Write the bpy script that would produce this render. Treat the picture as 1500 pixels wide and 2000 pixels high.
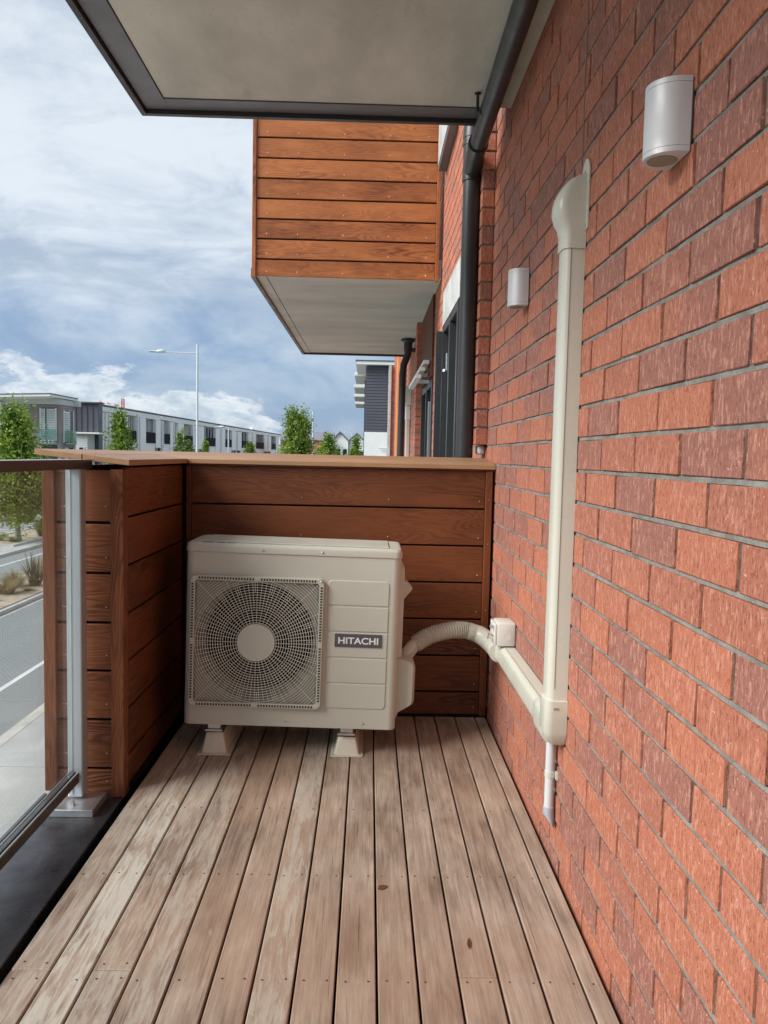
import bpy, bmesh, math, random
from mathutils import Vector, Matrix
random.seed(7)
S = bpy.context.scene
PI = math.pi
for o in list(bpy.data.objects): bpy.data.objects.remove(o)

# ------------------------------------------------------------------ camera
CAMZ = 1.187
def cam_axes(yaw, pitch, roll):
    f = Vector((math.sin(yaw)*math.cos(pitch), math.cos(yaw)*math.cos(pitch), -math.sin(pitch)))
    r0 = Vector((math.cos(yaw), -math.sin(yaw), 0)); u0 = r0.cross(f)
    r = r0*math.cos(roll)+u0*math.sin(roll)
    return r, r.cross(f), f
cd = bpy.data.cameras.new('camera'); cam = bpy.data.objects.new('camera', cd); S.collection.objects.link(cam)
cr, cu, cf = cam_axes(0.0206, 0.0729, 0.0218)
mw = Matrix((cr, cu, -cf)).transposed().to_4x4(); mw.translation = (0, 0, CAMZ)
cam.matrix_world = mw
cd.sensor_fit = 'HORIZONTAL'; cd.sensor_width = 36; cd.lens = 36*1497.9/1500
cd.clip_start = .02; cd.clip_end = 3000
S.camera = cam
S.view_settings.view_transform = 'Standard'; S.view_settings.look = 'None'
S.view_settings.gamma = 1; S.view_settings.use_curve_mapping = False
S.view_settings.exposure = 1.72

# ------------------------------------------------------------------ node helpers
class NT:
    def __init__(s, tree): s.t = tree; s.n = tree.nodes; s.l = tree.links
    def new(s, typ, ins=None, **kw):
        nd = s.n.new(typ)
        for k, v in kw.items(): setattr(nd, k, v)
        if ins:
            for k, v in ins.items():
                sock = nd.inputs[k]
                if isinstance(v, bpy.types.NodeSocket): s.l.new(v, sock)
                elif isinstance(v, bpy.types.Node): s.l.new(v.outputs[0], sock)
                else: sock.default_value = v
        return nd
    def math(s, op, a, b=0.0, c=0.0, clamp=False):
        nd = s.new('ShaderNodeMath', {0: a, 1: b, 2: c}, operation=op); nd.use_clamp = clamp
        return nd.outputs[0]
    def vmath(s, op, a, b=(0, 0, 0)): return s.new('ShaderNodeVectorMath', {0: a, 1: b}, operation=op).outputs[0]
    def noise(s, vec, scale, detail=3, rough=.5, dist=0.0):
        return s.new('ShaderNodeTexNoise', {'Vector': vec, 'Scale': scale, 'Detail': detail, 'Roughness': rough, 'Distortion': dist}).outputs[0]
    def mix(s, fac, a, b, typ='MIX'):
        nd = s.n.new('ShaderNodeMix'); nd.data_type = 'RGBA'; nd.blend_type = typ
        for i, v in ((0, fac), (6, a), (7, b)):
            if isinstance(v, bpy.types.NodeSocket): s.l.new(v, nd.inputs[i])
            else: nd.inputs[i].default_value = v if i == 0 else (tuple(v)+(1,) if len(v) == 3 else v)
        return nd.outputs[2]
    def ramp(s, fac, lo, hi, a=0.0, b=1.0, smooth=True):
        nd = s.new('ShaderNodeMapRange', {0: fac, 1: lo, 2: hi, 3: a, 4: b}); nd.clamp = True
        if smooth: nd.interpolation_type = 'SMOOTHSTEP'
        return nd.outputs[0]
    def bump(s, h, dist, strength=1.0, normal=None):
        d = {'Height': h, 'Distance': dist, 'Strength': strength}
        if normal: d['Normal'] = normal
        return s.new('ShaderNodeBump', d).outputs[0]

def newmat(name):
    m = bpy.data.materials.new(name); m.use_nodes = True
    m.node_tree.nodes.clear(); t = NT(m.node_tree)
    out = t.new('ShaderNodeOutputMaterial')
    b = t.new('ShaderNodeBsdfPrincipled'); t.l.new(b.outputs[0], out.inputs[0])
    t.b = b; t.out = out
    return m, t
def setb(t, **kw):
    for k, v in kw.items():
        k = k.replace('_', ' ').replace('Specular', 'Specular IOR Level')
        if isinstance(v, bpy.types.NodeSocket): t.l.new(v, t.b.inputs[k])
        else: t.b.inputs[k].default_value = tuple(v)+(1,) if isinstance(v, (tuple, list)) and len(v) == 3 else v
def pos(t): return t.new('ShaderNodeNewGeometry').outputs['Position']
def objco(t): return t.new('ShaderNodeTexCoord').outputs['Object']
def objrand(t): return t.new('ShaderNodeObjectInfo').outputs['Random']
def sepxyz(t, v): return t.new('ShaderNodeSeparateXYZ', {0: v}).outputs
def comb(t, x, y, z): return t.new('ShaderNodeCombineXYZ', {0: x, 1: y, 2: z}).outputs[0]

def plain(name, col, rough=.5, metal=0.0, var=.06, scale=6, bump=0.0, bscale=200, spec=.5, stains=0.0):
    m, t = newmat(name); p = objco(t)
    n = t.noise(p, scale, 4, .6)
    c = t.mix(t.ramp(n, .3, .7, smooth=False), tuple(v*(1-var) for v in col), tuple(min(1, v*(1+var)) for v in col))
    if stains:
        n2 = t.noise(t.vmath('MULTIPLY', p, (3, 3, .8)), 3, 5, .65)
        c = t.mix(t.math('MULTIPLY', t.ramp(n2, .55, .75), stains), c, tuple(v*.55 for v in col))
    r = t.ramp(t.noise(p, scale*3, 3), .3, .7, rough*.85, min(1, rough*1.15))
    setb(t, Base_Color=c, Roughness=r, Metallic=metal, Specular=spec)
    if bump: setb(t, Normal=t.bump(t.noise(p, bscale, 2), bump))
    return m

# ------------------------------------------------------------------ world
SUN_EL, SUN_AZ = math.radians(35), math.radians(247)      # azimuth clockwise from +Y
W = bpy.data.worlds.new('World'); S.world = W; W.use_nodes = True
W.node_tree.nodes.clear(); t = NT(W.node_tree)
out = t.new('ShaderNodeOutputWorld')
sky = t.new('ShaderNodeTexSky', sky_type='NISHITA'); sky.sun_disc = False
sky.sun_elevation = SUN_EL; sky.sun_rotation = SUN_AZ
d = t.new('ShaderNodeTexCoord').outputs['Generated']
x, y, z = sepxyz(t, d)
zc = t.math('MAXIMUM', z, 0.0)
den = t.math('ADD', zc, .24)
pc = comb(t, t.math('DIVIDE', x, den), t.math('DIVIDE', y, den), 0.0)
pc = t.vmath('MULTIPLY', pc, (1.55, 1.35, 1))
warp = t.noise(pc, .9, 3, .5)
pc2 = t.vmath('ADD', pc, comb(t, t.math('MULTIPLY', warp, 1.1), t.math('MULTIPLY', warp, .6), 3.7))
n1 = t.noise(pc2, .75, 7, .52)
n2 = t.noise(t.vmath('ADD', pc2, (9.2, 3.1, 0)), 1.9, 8, .58)
dens = t.math('ADD', t.math('MULTIPLY', n1, .5), t.math('MULTIPLY', n2, .5))
dens = t.math('ADD', dens, t.math('MULTIPLY', t.math('SUBTRACT', t.noise(t.vmath('MULTIPLY', pc2, (1, 1.6, 1)), 4.2, 7, .62), .5), .30))
hi = t.mix(t.ramp(dens, .36, .62), (.375, .45, .55), (.73, .785, .84))
# lower band: distant blue-grey rain sky
az = t.math('ARCTAN2', x, y)
pb = comb(t, t.math('MULTIPLY', az, 7.0), t.math('MULTIPLY', z, 15.0), 1.3)
nb = t.noise(pb, .9, 7, .58, .3)
low = t.mix(t.ramp(t.math('ADD', nb, t.math('MULTIPLY', z, .6)), .42, .78), (.215, .32, .50), (.42, .51, .63))
el = t.math('ADD', z, t.math('MULTIPLY', t.math('SUBTRACT', nb, .5), .16))
base = t.mix(t.ramp(el, .11, .25), low, hi)
# cumulus heads standing on the left of the horizon
pcu = comb(t, t.math('MULTIPLY', az, 13.0), t.math('MULTIPLY', z, 26.0), 7.9)
ncu = t.noise(pcu, .8, 9, .6, .2)
top = t.math('SUBTRACT', t.math('ADD', .112, t.math('MULTIPLY', t.math('SUBTRACT', ncu, .5), .20)), t.math('ABSOLUTE', t.math('MULTIPLY', t.math('ADD', az, .37), .28)))
mcu = t.ramp(t.math('SUBTRACT', top, z), -.002, .016)
ccol = t.mix(t.ramp(t.math('ADD', t.math('SUBTRACT', top, z), t.math('MULTIPLY', t.math('SUBTRACT', t.noise(pcu, 2.3, 6, .6), .5), .09)), .0, .045), (.86, .89, .92), (.44, .53, .64))
base = t.mix(t.math('MULTIPLY', mcu, .72), base, ccol)
# below the horizon: hazy ground tone
base = t.mix(t.ramp(z, -.02, .0), (.25, .27, .28), base)
K = 4.25
cl = t.new('ShaderNodeVectorMath', {0: base, 3: K}, operation='SCALE').outputs[0]
mixc = t.mix(.90, sky.outputs[0], cl)
bg = t.new('ShaderNodeBackground', {'Color': mixc, 'Strength': .08})
t.l.new(bg.outputs[0], out.inputs[0])

sl = bpy.data.lights.new('sun', 'SUN'); sun = bpy.data.objects.new('sun', sl); S.collection.objects.link(sun)
sl.energy = 1.5; sl.angle = math.radians(34); sl.color = (1, .975, .94)
sd = Vector((math.sin(SUN_AZ)*math.cos(SUN_EL), math.cos(SUN_AZ)*math.cos(SUN_EL), math.sin(SUN_EL)))
sun.rotation_euler = sd.to_track_quat('Z', 'Y').to_euler(); sun.location = sd*40

# ------------------------------------------------------------------ mesh helpers
C = S.collection
def link(o, parent=None):
    C.objects.link(o)
    if parent is not None:
        o.parent = parent
        o.matrix_parent_inverse = (Matrix.Translation(parent['_w']) if '_w' in parent else ptrans(parent)).inverted()
    return o
def ptrans(p):
    return Matrix.Translation(p.location) @ p.rotation_euler.to_matrix().to_4x4() if p.parent is None else Matrix.Identity(4)
def mk(name, me_or_bm, mat, parent=None, smooth=False, loc=None, rot=None, **props):
    if isinstance(me_or_bm, bmesh.types.BMesh):
        me = bpy.data.meshes.new(name); me_or_bm.normal_update(); me_or_bm.to_mesh(me); me_or_bm.free()
        me.materials.append(mat)
        if smooth:
            for p in me.polygons: p.use_smooth = True
            if smooth != 'all':
                me.set_sharp_from_angle(angle=math.radians(smooth if smooth is not True else 35))
    else: me = me_or_bm
    o = bpy.data.objects.new(name, me)
    C.objects.link(o)
    if loc: o.location = loc
    if rot: o.rotation_euler = rot
    if parent is not None:
        o.parent = parent
        if parent.get('local'): pass                      # children given in the thing's own frame
        elif parent.parent is not None and parent.parent.get('local'): pass
        elif parent.parent is None: o.matrix_parent_inverse = Matrix.Translation(-parent.location)
        else: o.matrix_parent_inverse = (Matrix.Translation(-parent.parent.location)@Matrix.Translation(parent.location)).inverted() if False else child_inv(parent)
    for k, v in props.items(): o[k] = v
    return o
def child_inv(p):
    # world matrix of an unrotated part = translation by its own location (its parent inverse cancels the thing)
    return (Matrix.Translation(p.location) @ p.rotation_euler.to_matrix().to_4x4()).inverted()
def thing(name, label, cat, loc=(0, 0, 0), rot=None, group=None, local=False):
    o = bpy.data.objects.new(name, None); C.objects.link(o); o.location = loc
    if rot: o.rotation_euler = rot
    o['label'] = label; o['category'] = cat
    if group: o['group'] = group
    if local: o['local'] = 1
    o.empty_display_size = .1
    return o
def tag(o, label, cat, group=None):
    o['label'] = label; o['category'] = cat
    if group: o['group'] = group
    return o

def box(bm, x0, x1, y0, y1, z0, z1, bev=0.0, seg=1):
    vs = [bm.verts.new((x, y, z)) for x in (x0, x1) for y in (y0, y1) for z in (z0, z1)]
    fs = [(0, 1, 3, 2), (4, 6, 7, 5), (0, 4, 5, 1), (2, 3, 7, 6), (0, 2, 6, 4), (1, 5, 7, 3)]
    fc = [bm.faces.new([vs[i] for i in f]) for f in fs]
    if bev:
        es = list({e for f in fc for e in f.edges})
        bmesh.ops.bevel(bm, geom=es, offset=bev, segments=seg, affect='EDGES', profile=.5)
    return vs
def B(*a, **k):
    bm = bmesh.new(); box(bm, *a, **k); return bm
def frames(pts):
    n = len(pts); T = []
    for i in range(n):
        a = pts[max(i-1, 0)]; b = pts[min(i+1, n-1)]; T.append((b-a).normalized())
    ref = Vector((0, 0, 1)) if abs(T[0].z) < .9 else Vector((0, 1, 0))
    u = (ref-T[0]*ref.dot(T[0])).normalized(); out = []
    for i in range(n):
        u = (u-T[i]*u.dot(T[i])).normalized(); out.append((T[i], u, T[i].cross(u)))
    return out
def tube(bm, pts, rad, seg=16, cap=True):
    pts = [Vector(p) for p in pts]; fr = frames(pts); rings = []
    for i, p in enumerate(pts):
        r = rad[i] if isinstance(rad, (list, tuple)) else rad
        _, u, v = fr[i]
        rings.append([bm.verts.new(p+(u*math.cos(a)+v*math.sin(a))*r) for a in [2*PI*k/seg for k in range(seg)]])
    for i in range(len(rings)-1):
        for k in range(seg):
            bm.faces.new((rings[i][k], rings[i][(k+1) % seg], rings[i+1][(k+1) % seg], rings[i+1][k]))
    if cap:
        bm.faces.new(rings[0][::-1]); bm.faces.new(rings[-1])
def loft(bm, rings, cap=True, closed=True):
    R = [[bm.verts.new(p) for p in r] for r in rings]; n = len(R[0])
    for i in range(len(R)-1):
        for k in range(n if closed else n-1):
            bm.faces.new((R[i][k], R[i][(k+1) % n], R[i+1][(k+1) % n], R[i+1][k]))
    if cap:
        bm.faces.new(R[0][::-1]); bm.faces.new(R[-1])
    return R
def fixn(bm): bmesh.ops.recalc_face_normals(bm, faces=bm.faces)
def lathe(bm, prof, center, axis='y', seg=24):
    cx, cy, cz = center; rings = []
    for r, h in prof:
        ring = []
        for k in range(seg):
            a = 2*PI*k/seg; c, s_ = math.cos(a)*r, math.sin(a)*r
            ring.append({'y': (cx+c, cy+h, cz+s_), 'z': (cx+c, cy+s_, cz+h), 'x': (cx+h, cy+c, cz+s_)}[axis])
        rings.append(ring)
    loft(bm, rings); fixn(bm)
def screw(bm, x, y, z, nrm, r=.003):
    """small domed screw head facing nrm ('-y','x','-x','z')"""
    pr = [(r, 0), (r*.95, .0008), (r*.6, .0018), (r*.1, .0021)]
    ax = nrm[-1]; sg = -1 if nrm[0] == '-' else 1
    lathe(bm, [(a, b*sg) for a, b in pr], (x, y, z), ax, 6)

# ------------------------------------------------------------------ materials
def brick_mat():
    m, t = newmat('brick_clay'); p = pos(t); X, Y, Z = sepxyz(t, p)
    k = t.math('FLOOR', t.math('DIVIDE', t.math('SUBTRACT', 1.158, Z), .086))
    par = t.math('FLOORED_MODULO', k, 2.0)
    yy = t.math('DIVIDE', t.math('SUBTRACT', Y, t.math('ADD', .0745, t.math('MULTIPLY', par, .12))), .24)
    cell = comb(t, k, t.math('FLOOR', yy), 3.0)
    wn = t.new('ShaderNodeTexWhiteNoise', {'Vector': cell}, noise_dimensions='3D')
    r1 = wn.outputs['Value']; r2, r3, _ = t.new('ShaderNodeSeparateColor', {0: wn.outputs['Color']}).outputs[:3]
    orange, red, purple = (.475, .168, .096), (.405, .146, .092), (.29, .130, .104)
    soft = t.math('ADD', r1, t.math('MULTIPLY', t.math('SUBTRACT', t.noise(p, 6, 3, .6), .5), .5))
    c = t.mix(t.ramp(soft, .15, .62), orange, red)
    c = t.mix(t.ramp(soft, .60, .82), c, purple)
    c = t.mix(t.math('MULTIPLY', r2, .28), c, (.40, .16, .10))
    q = t.vmath('MULTIPLY', p, (1, 1, .32))
    drag = t.noise(q, 215, 4, .70)
    c = t.mix(t.ramp(drag, .50, .66, 0, .72), c, (.15, .040, .028))
    c = t.mix(t.ramp(t.noise(q, 110, 4, .7), .34, .5, .75, 0), c, (.60, .29, .21))
    fl = t.noise(p, 170, 2, .5)
    c = t.mix(t.ramp(fl, .69, .73, 0, .6), c, (.78, .56, .40))
    bl = t.noise(t.vmath('MULTIPLY', p, (1, 1.2, .6)), 9, 6, .7)
    c = t.mix(t.ramp(bl, .62, .80, 0, .35), c, (.55, .36, .30))
    h = t.math('ADD', t.math('MULTIPLY', drag, -1.0), t.math('MULTIPLY', t.noise(p, 90, 4, .6), .6))
    setb(t, Base_Color=c, Roughness=.78, Specular=.35, Normal=t.bump(h, .0022, .9))
    return m
def mortar_mat():
    m, t = newmat('mortar'); p = pos(t)
    c = t.mix(t.ramp(t.noise(p, 14, 5, .65), .3, .7), (.185, .178, .158), (.32, .31, .275))
    c = t.mix(t.ramp(t.noise(p, 160, 2), .6, .7, 0, .6), c, (.16, .14, .12))
    setb(t, Base_Color=c, Roughness=.95, Specular=.15, Normal=t.bump(t.noise(p, 240, 3), .002, 1))
    return m
def _perp():  # dirtier perpends, with the shade of the raked joints put into the colour
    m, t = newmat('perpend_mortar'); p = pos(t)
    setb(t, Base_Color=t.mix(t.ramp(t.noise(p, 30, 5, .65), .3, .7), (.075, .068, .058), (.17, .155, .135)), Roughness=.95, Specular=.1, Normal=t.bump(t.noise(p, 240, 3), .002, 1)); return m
def wood_mat(name, dark, lite, warm, lines=26, contrast=1.0, blotch=.3, rough=.5, fine=.35, knots=False, silver=0.0, spec=.4, bumpd=.0006):
    """board's length along its local X"""
    m, t = newmat(name); o = objco(t); r = objrand(t)
    off = comb(t, t.math('MULTIPLY', r, 37.0), t.math('MULTIPLY', r, 91.0), t.math('MULTIPLY', r, 53.0))
    p = t.vmath('ADD', o, off)
    q = t.vmath('MULTIPLY', p, (1.2, 8.0, 8.0))
    n = t.noise(q, 1.15, 2, .45, .25)
    n = t.math('ADD', n, t.math('MULTIPLY', t.noise(t.vmath('MULTIPLY', p, (7, 22, 22)), 1.6, 3, .6), .035))
    w = t.math('PINGPONG', t.math('MULTIPLY', n, float(lines)), 1.0)
    w = t.ramp(w, .15, .95)
    amp = t.math('MULTIPLY', t.ramp(t.noise(t.vmath('MULTIPLY', p, (1.5, 4, 4)), 1.0, 2), .35, .65, .25, 1.0), t.ramp(t.math('FRACT', t.math('MULTIPLY', r, 13.0)), 0, 1, .5, 1.15))
    w = t.math('MULTIPLY', w, t.math('MULTIPLY', amp, contrast))
    f = t.noise(t.vmath('MULTIPLY', p, (4, 150, 150)), 1.5, 4, .65)
    tone = t.ramp(r, 0, 1, -.22, .22, smooth=False)
    bl = t.noise(t.vmath('MULTIPLY', p, (1.2, 3, 3)), 1.4, 5, .6)
    fac = t.math('ADD', t.math('ADD', .62, tone), t.math('MULTIPLY', t.math('SUBTRACT', bl, .5), blotch*3))
    fac = t.math('SUBTRACT', fac, t.math('MULTIPLY', w, .45), clamp=True)
    fac = t.math('SUBTRACT', fac, t.math('MULTIPLY', t.math('SUBTRACT', f, .5), fine*2), clamp=True)
    c = t.mix(fac, dark, lite)
    c = t.mix(t.ramp(t.noise(t.vmath('MULTIPLY', p, (1.5, 6, 6)), 2.2, 3), .5, .75, 0, .5), c, warm)
    if silver:
        sv = t.noise(t.vmath('MULTIPLY', p, (9, 55, 55)), 1.0, 5, .7, 1.2)
        lim = silver
        c = t.mix(t.math('MULTIPLY', t.ramp(sv, .47, .60), lim), c, (.56, .52, .44))
    setb(t, Base_Color=c, Roughness=t.ramp(f, .3, .7, rough*.85, min(1, rough*1.2)), Specular=spec,
         Normal=t.bump(t.math('ADD', t.math('MULTIPLY', f, 1.0), t.math('MULTIPLY', w, -.6)), bumpd, .8))
    return m
def deck_mat(name, silver=0.0):
    m, t = newmat(name); o = objco(t); r = objrand(t)
    off = comb(t, t.math('MULTIPLY', r, 37.0), t.math('MULTIPLY', r, 91.0), t.math('MULTIPLY', r, 53.0))
    p = t.vmath('ADD', o, off)
    n = t.noise(t.vmath('MULTIPLY', p, (.9, 6, 6)), 1.2, 3, .5, .4)
    w = t.ramp(t.math('PINGPONG', t.math('MULTIPLY', n, 17.0), 1.0), .2, .95)
    f = t.noise(t.vmath('MULTIPLY', p, (3.5, 105, 105)), 1.6, 5, .72)
    f2 = t.noise(t.vmath('MULTIPLY', p, (14, 60, 60)), 1.6, 5, .7)
    bl = t.noise(t.vmath('MULTIPLY', p, (2.2, 6, 6)), 1.6, 6, .62)
    bl2 = t.noise(t.vmath('ADD', pos(t), (4, 4, 4)), 1.7, 5, .6)
    tone = t.ramp(r, 0, 1, -.16, .16, smooth=False)
    fac = t.math('ADD', t.math('ADD', .5, tone), t.math('MULTIPLY', t.math('SUBTRACT', bl, .5), 1.9))
    fac = t.math('SUBTRACT', fac, t.math('MULTIPLY', w, .17))
    fac = t.math('SUBTRACT', fac, t.math('MULTIPLY', t.math('SUBTRACT', f, .5), 1.5), clamp=True)
    c = t.mix(fac, (.20, .135, .098), (.53, .415, .33))
    c = t.mix(t.ramp(bl2, .42, .66, 0, .42), c, (.40, .25, .165))           # browner, less weathered areas
    c = t.mix(t.ramp(t.noise(t.vmath('MULTIPLY', p, (6, 30, 30)), 1.2, 5, .7), .62, .74, 0, .45), c, (.52, .44, .36))
    ck = t.noise(t.vmath('MULTIPLY', p, (2.2, 120, 120)), 1.3, 4, .6)
    c = t.mix(t.ramp(ck, .63, .69, 0, .6), c, (.10, .06, .04))
    st = t.noise(t.vmath('MULTIPLY', pos(t), (1, .7, 1)), 7.0, 5, .65)
    c = t.mix(t.ramp(st, .66, .74, 0, .35), c, (.20, .125, .08))
    if silver:
        sv = t.math('ADD', t.math('MULTIPLY', t.noise(t.vmath('MULTIPLY', p, (7, 60, 60)), 1.0, 6, .7, .9), .75), t.math('MULTIPLY', t.noise(t.vmath('MULTIPLY', p, (2, 8, 8)), 1.0, 3), .25))
        c = t.mix(t.math('MULTIPLY', t.ramp(sv, .44, .57), silver), c, (.60, .57, .50))
    h = t.math('ADD', f, t.math('MULTIPLY', f2, .6))
    setb(t, Base_Color=c, Roughness=t.ramp(bl, .3, .7, .55, .78), Specular=.35, Normal=t.bump(h, .0009, .8))
    return m
def glass_mat(name, tint=(.96, .98, .97), haze=.03, ior=1.5, dirt=0.0):
    m, t = newmat(name)
    bf = t.new('ShaderNodeNewGeometry').outputs['Backfacing']
    fr = t.new('ShaderNodeFresnel', {'IOR': t.math('SUBTRACT', ior, t.math('MULTIPLY', bf, ior-1/ior))}).outputs[0]
    tr = t.new('ShaderNodeBsdfTransparent', {'Color': tint+(1,)}).outputs[0]
    gl = t.new('ShaderNodeBsdfGlossy', {'Color': (1, 1, 1, 1), 'Roughness': .01}).outputs[0]
    s1 = t.new('ShaderNodeMixShader', {0: fr, 1: tr, 2: gl}).outputs[0]
    if haze:
        df = t.new('ShaderNodeBsdfDiffuse', {'Color': (.7, .72, .72, 1)}).outputs[0]
        hz = t.ramp(t.noise(t.vmath('MULTIPLY', pos(t), (6, 6, 2)), 2, 5), .3, .8, haze*.6, haze*1.5)
        s1 = t.new('ShaderNodeMixShader', {0: hz, 1: s1, 2: df}).outputs[0]
    t.l.new(s1, t.out.inputs[0]); return m
def concrete_mat(name, a, b, scale=2.0, streak=(1, 1, 1), dark=.3, bump=.0008):
    m, t = newmat(name); p = t.vmath('MULTIPLY', pos(t), streak)
    c = t.mix(t.ramp(t.noise(p, scale, 7, .62), .3, .7), a, b)
    c = t.mix(t.ramp(t.noise(t.vmath('ADD', p, (7, 3, 1)), scale*2.3, 6, .7), .58, .75, 0, dark), c, tuple(v*.5 for v in a))
    c = t.mix(t.ramp(t.noise(pos(t), 70, 2), .68, .74, 0, .35), c, tuple(v*.5 for v in a))
    setb(t, Base_Color=c, Roughness=.85, Specular=.3, Normal=t.bump(t.noise(pos(t), 60, 5), bump, 1))
    return m

M = {}
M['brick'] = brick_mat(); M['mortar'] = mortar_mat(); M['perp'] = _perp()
M['cedar'] = wood_mat('cedar_stained_shaded', (.052, .014, .004), (.205, .062, .018), (.22, .068, .019), lines=46, contrast=1.35)  # same cedar as the far boards, its shade put into the darker colour
M['cedar_far'] = wood_mat('cedar_stained_lit', (.15, .038, .011), (.47, .165, .048), (.50, .18, .052), lines=38, contrast=1.0, fine=.3, blotch=.45)  # same stained cedar, brighter: the sky light on it is in the colour
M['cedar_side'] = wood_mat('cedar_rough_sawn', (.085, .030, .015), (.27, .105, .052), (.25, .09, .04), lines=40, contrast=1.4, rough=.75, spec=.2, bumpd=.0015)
M['cap'] = wood_mat('cedar_cap', (.23, .118, .055), (.44, .262, .142), (.44, .25, .12), lines=14, contrast=.5, rough=.45)
M['deck'] = deck_mat('deck_hardwood'); M['deck_silver'] = deck_mat('deck_silvered', .75); M['deck_silver2'] = deck_mat('deck_part_silvered', .38)
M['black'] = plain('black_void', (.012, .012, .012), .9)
def membrane_mat():
    m, t = newmat('bitumen_membrane'); p = pos(t)
    c = t.mix(t.ramp(t.noise(p, 5, 6, .7), .35, .7), (.020, .020, .023), (.05, .05, .055))
    sc = t.noise(t.vmath('MULTIPLY', p, (40, 14, 14)), 1.2, 5, .7, 2.0)
    c = t.mix(t.ramp(sc, .64, .70, 0, .5), c, (.20, .19, .18))
    setb(t, Base_Color=c, Roughness=t.ramp(t.noise(p, 9, 5), .3, .7, .26, .48), Specular=.5, Normal=t.bump(t.noise(p, 14, 5), .006, .5))
    return m
M['membrane'] = membrane_mat()
M['ac'] = plain('ac_powdercoat', (.52, .525, .45), .36, 0, .03, 4, .00012, 500)
M['ac_dark'] = plain('ac_inside', (.30, .29, .24), .6)
M['fan'] = plain('fan_black', (.005, .005, .006), .8, spec=.1)
M['duct'] = plain('duct_pvc', (.58, .58, .495), .30, 0, .03, 3)
M['hose'] = plain('hose_pvc', (.50, .485, .40), .42, 0, .05, 12)
M['whiteplastic'] = plain('isolator_plastic', (.66, .65, .60), .38, 0, .03, 8)
M['foot'] = plain('foot_plastic', (.66, .62, .50), .42, 0, .06, 14, stains=.25)
M['steel'] = plain('galvanised_steel', (.62, .62, .60), .32, .9, .1, 20)
M['silver'] = plain('silver_anodised', (.62, .64, .66), .38, .85, .05, 8)
M['lampmetal'] = plain('brushed_aluminium', (.66, .66, .67), .55, .30, .06, 5)
M['post'] = plain('powdercoat_silver_grey', (.43, .50, .53), .34, .35, .04, 3)
M['railm'] = plain('bronze_rail', (.085, .070, .062), .34, .5, .08, 6)
M['channel'] = plain('channel_bronze', (.13, .12, .105), .38, .6, .08, 6)
M['gasket'] = plain('rubber_gasket', (.03, .03, .03), .7)
M['glass'] = glass_mat('balustrade_glass', (.955, .975, .97), .035)
M['concrete_up'] = concrete_mat('concrete_soffit', (.44, .46, .41), (.64, .66, .59), 1.3, (1.6, .8, 1), .35)
M['concrete_far'] = concrete_mat('concrete_soffit_far', (.40, .42, .38), (.56, .57, .52), 1.0, (.6, 1.7, 1), .35)
M['trimgrey'] = plain('dark_grey_flashing', (.125, .13, .14), .42, .1, .06, 3)
M['trimbrown'] = plain('bronze_flashing', (.042, .038, .038), .45, .3, .06, 3)
M['pipe'] = plain('black_pipe', (.030, .031, .033), .40, 0, .12, 5, stains=.2)
M['frame'] = plain('window_frame_grey', (.055, .06, .062), .35, .3, .05, 5)
M['winglass'] = plain('window_glass_far', (.03, .036, .042), .08, 0, .2, 2, spec=.5)
M['lintel'] = concrete_mat('lintel_concrete', (.36, .37, .36), (.52, .53, .52), 6)
M['white'] = plain('white_painted', (.76, .77, .76), .5, 0, .03, 1)
M['whitefade'] = plain('white_cladding', (.84, .85, .86), .55, 0, .03, .6)
M['asphalt'] = concrete_mat('asphalt', (.24, .26, .26), (.31, .33, .33), .35, (1, .25, 1), .12, .002)
M['asphalt_park'] = concrete_mat('asphalt_carpark', (.28, .29, .28), (.37, .38, .37), .3, (1, 1, 1), .2, .002)
M['paving'] = concrete_mat('paving_concrete', (.40, .42, .41), (.56, .57, .55), .8, (1, 1, 1), .22, .001)
M['kerb'] = concrete_mat('kerb_concrete', (.50, .49, .45), (.64, .62, .57), 1.2, (1, 1, 1), .2)
M['line'] = plain('road_paint', (.78, .80, .80), .6, 0, .05, 1)
M['sand'] = concrete_mat('mulch_gravel', (.36, .29, .20), (.60, .51, .40), 1.4, (1, 1, 1), .35, .01)
M['groundm'] = concrete_mat('ground_soil_grass', (.09, .11, .05), (.16, .17, .09), .05, (1, 1, 1), .2, .01)
M['pole'] = plain('lamp_pole_paint', (.58, .64, .66), .4, .2, .03, .5)

def leaf_mat(name, a, b, trans=.35):
    m, t = newmat(name); p = pos(t)
    wn = t.new('ShaderNodeTexWhiteNoise', {'Vector': t.vmath('SNAP', p, (.22, .22, .22))}, noise_dimensions='3D').outputs[0]
    n = t.math('ADD', t.math('MULTIPLY', t.noise(p, .9, 3), .9), t.math('MULTIPLY', wn, .35))
    c = t.mix(t.ramp(n, .42, .85), a, b)
    setb(t, Base_Color=c, Roughness=.5, Specular=.35)
    tl = t.new('ShaderNodeBsdfTranslucent', {'Color': c}).outputs[0]
    mx = t.new('ShaderNodeMixShader', {0: trans, 1: t.b.outputs[0], 2: tl}).outputs[0]
    t.l.new(mx, t.out.inputs[0]); return m
M['leaf'] = leaf_mat('pear_leaves', (.085, .17, .018), (.31, .43, .07))
M['leaf2'] = leaf_mat('hedge_leaves', (.05, .10, .02), (.20, .27, .06))
M['bark'] = plain('bark_grey', (.24, .22, .19), .9, 0, .2, 3)
M['tussock'] = leaf_mat('tussock_blades', (.26, .20, .09), (.46, .39, .20))
M['greengrass'] = leaf_mat('green_blades', (.11, .16, .035), (.30, .37, .11))
M['flax'] = leaf_mat('flax_blades', (.05, .05, .03), (.20, .19, .08), .15)
M['houseboard'] = plain('grey_weatherboard', (.25, .225, .225), .6, 0, .05, 1)
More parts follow.
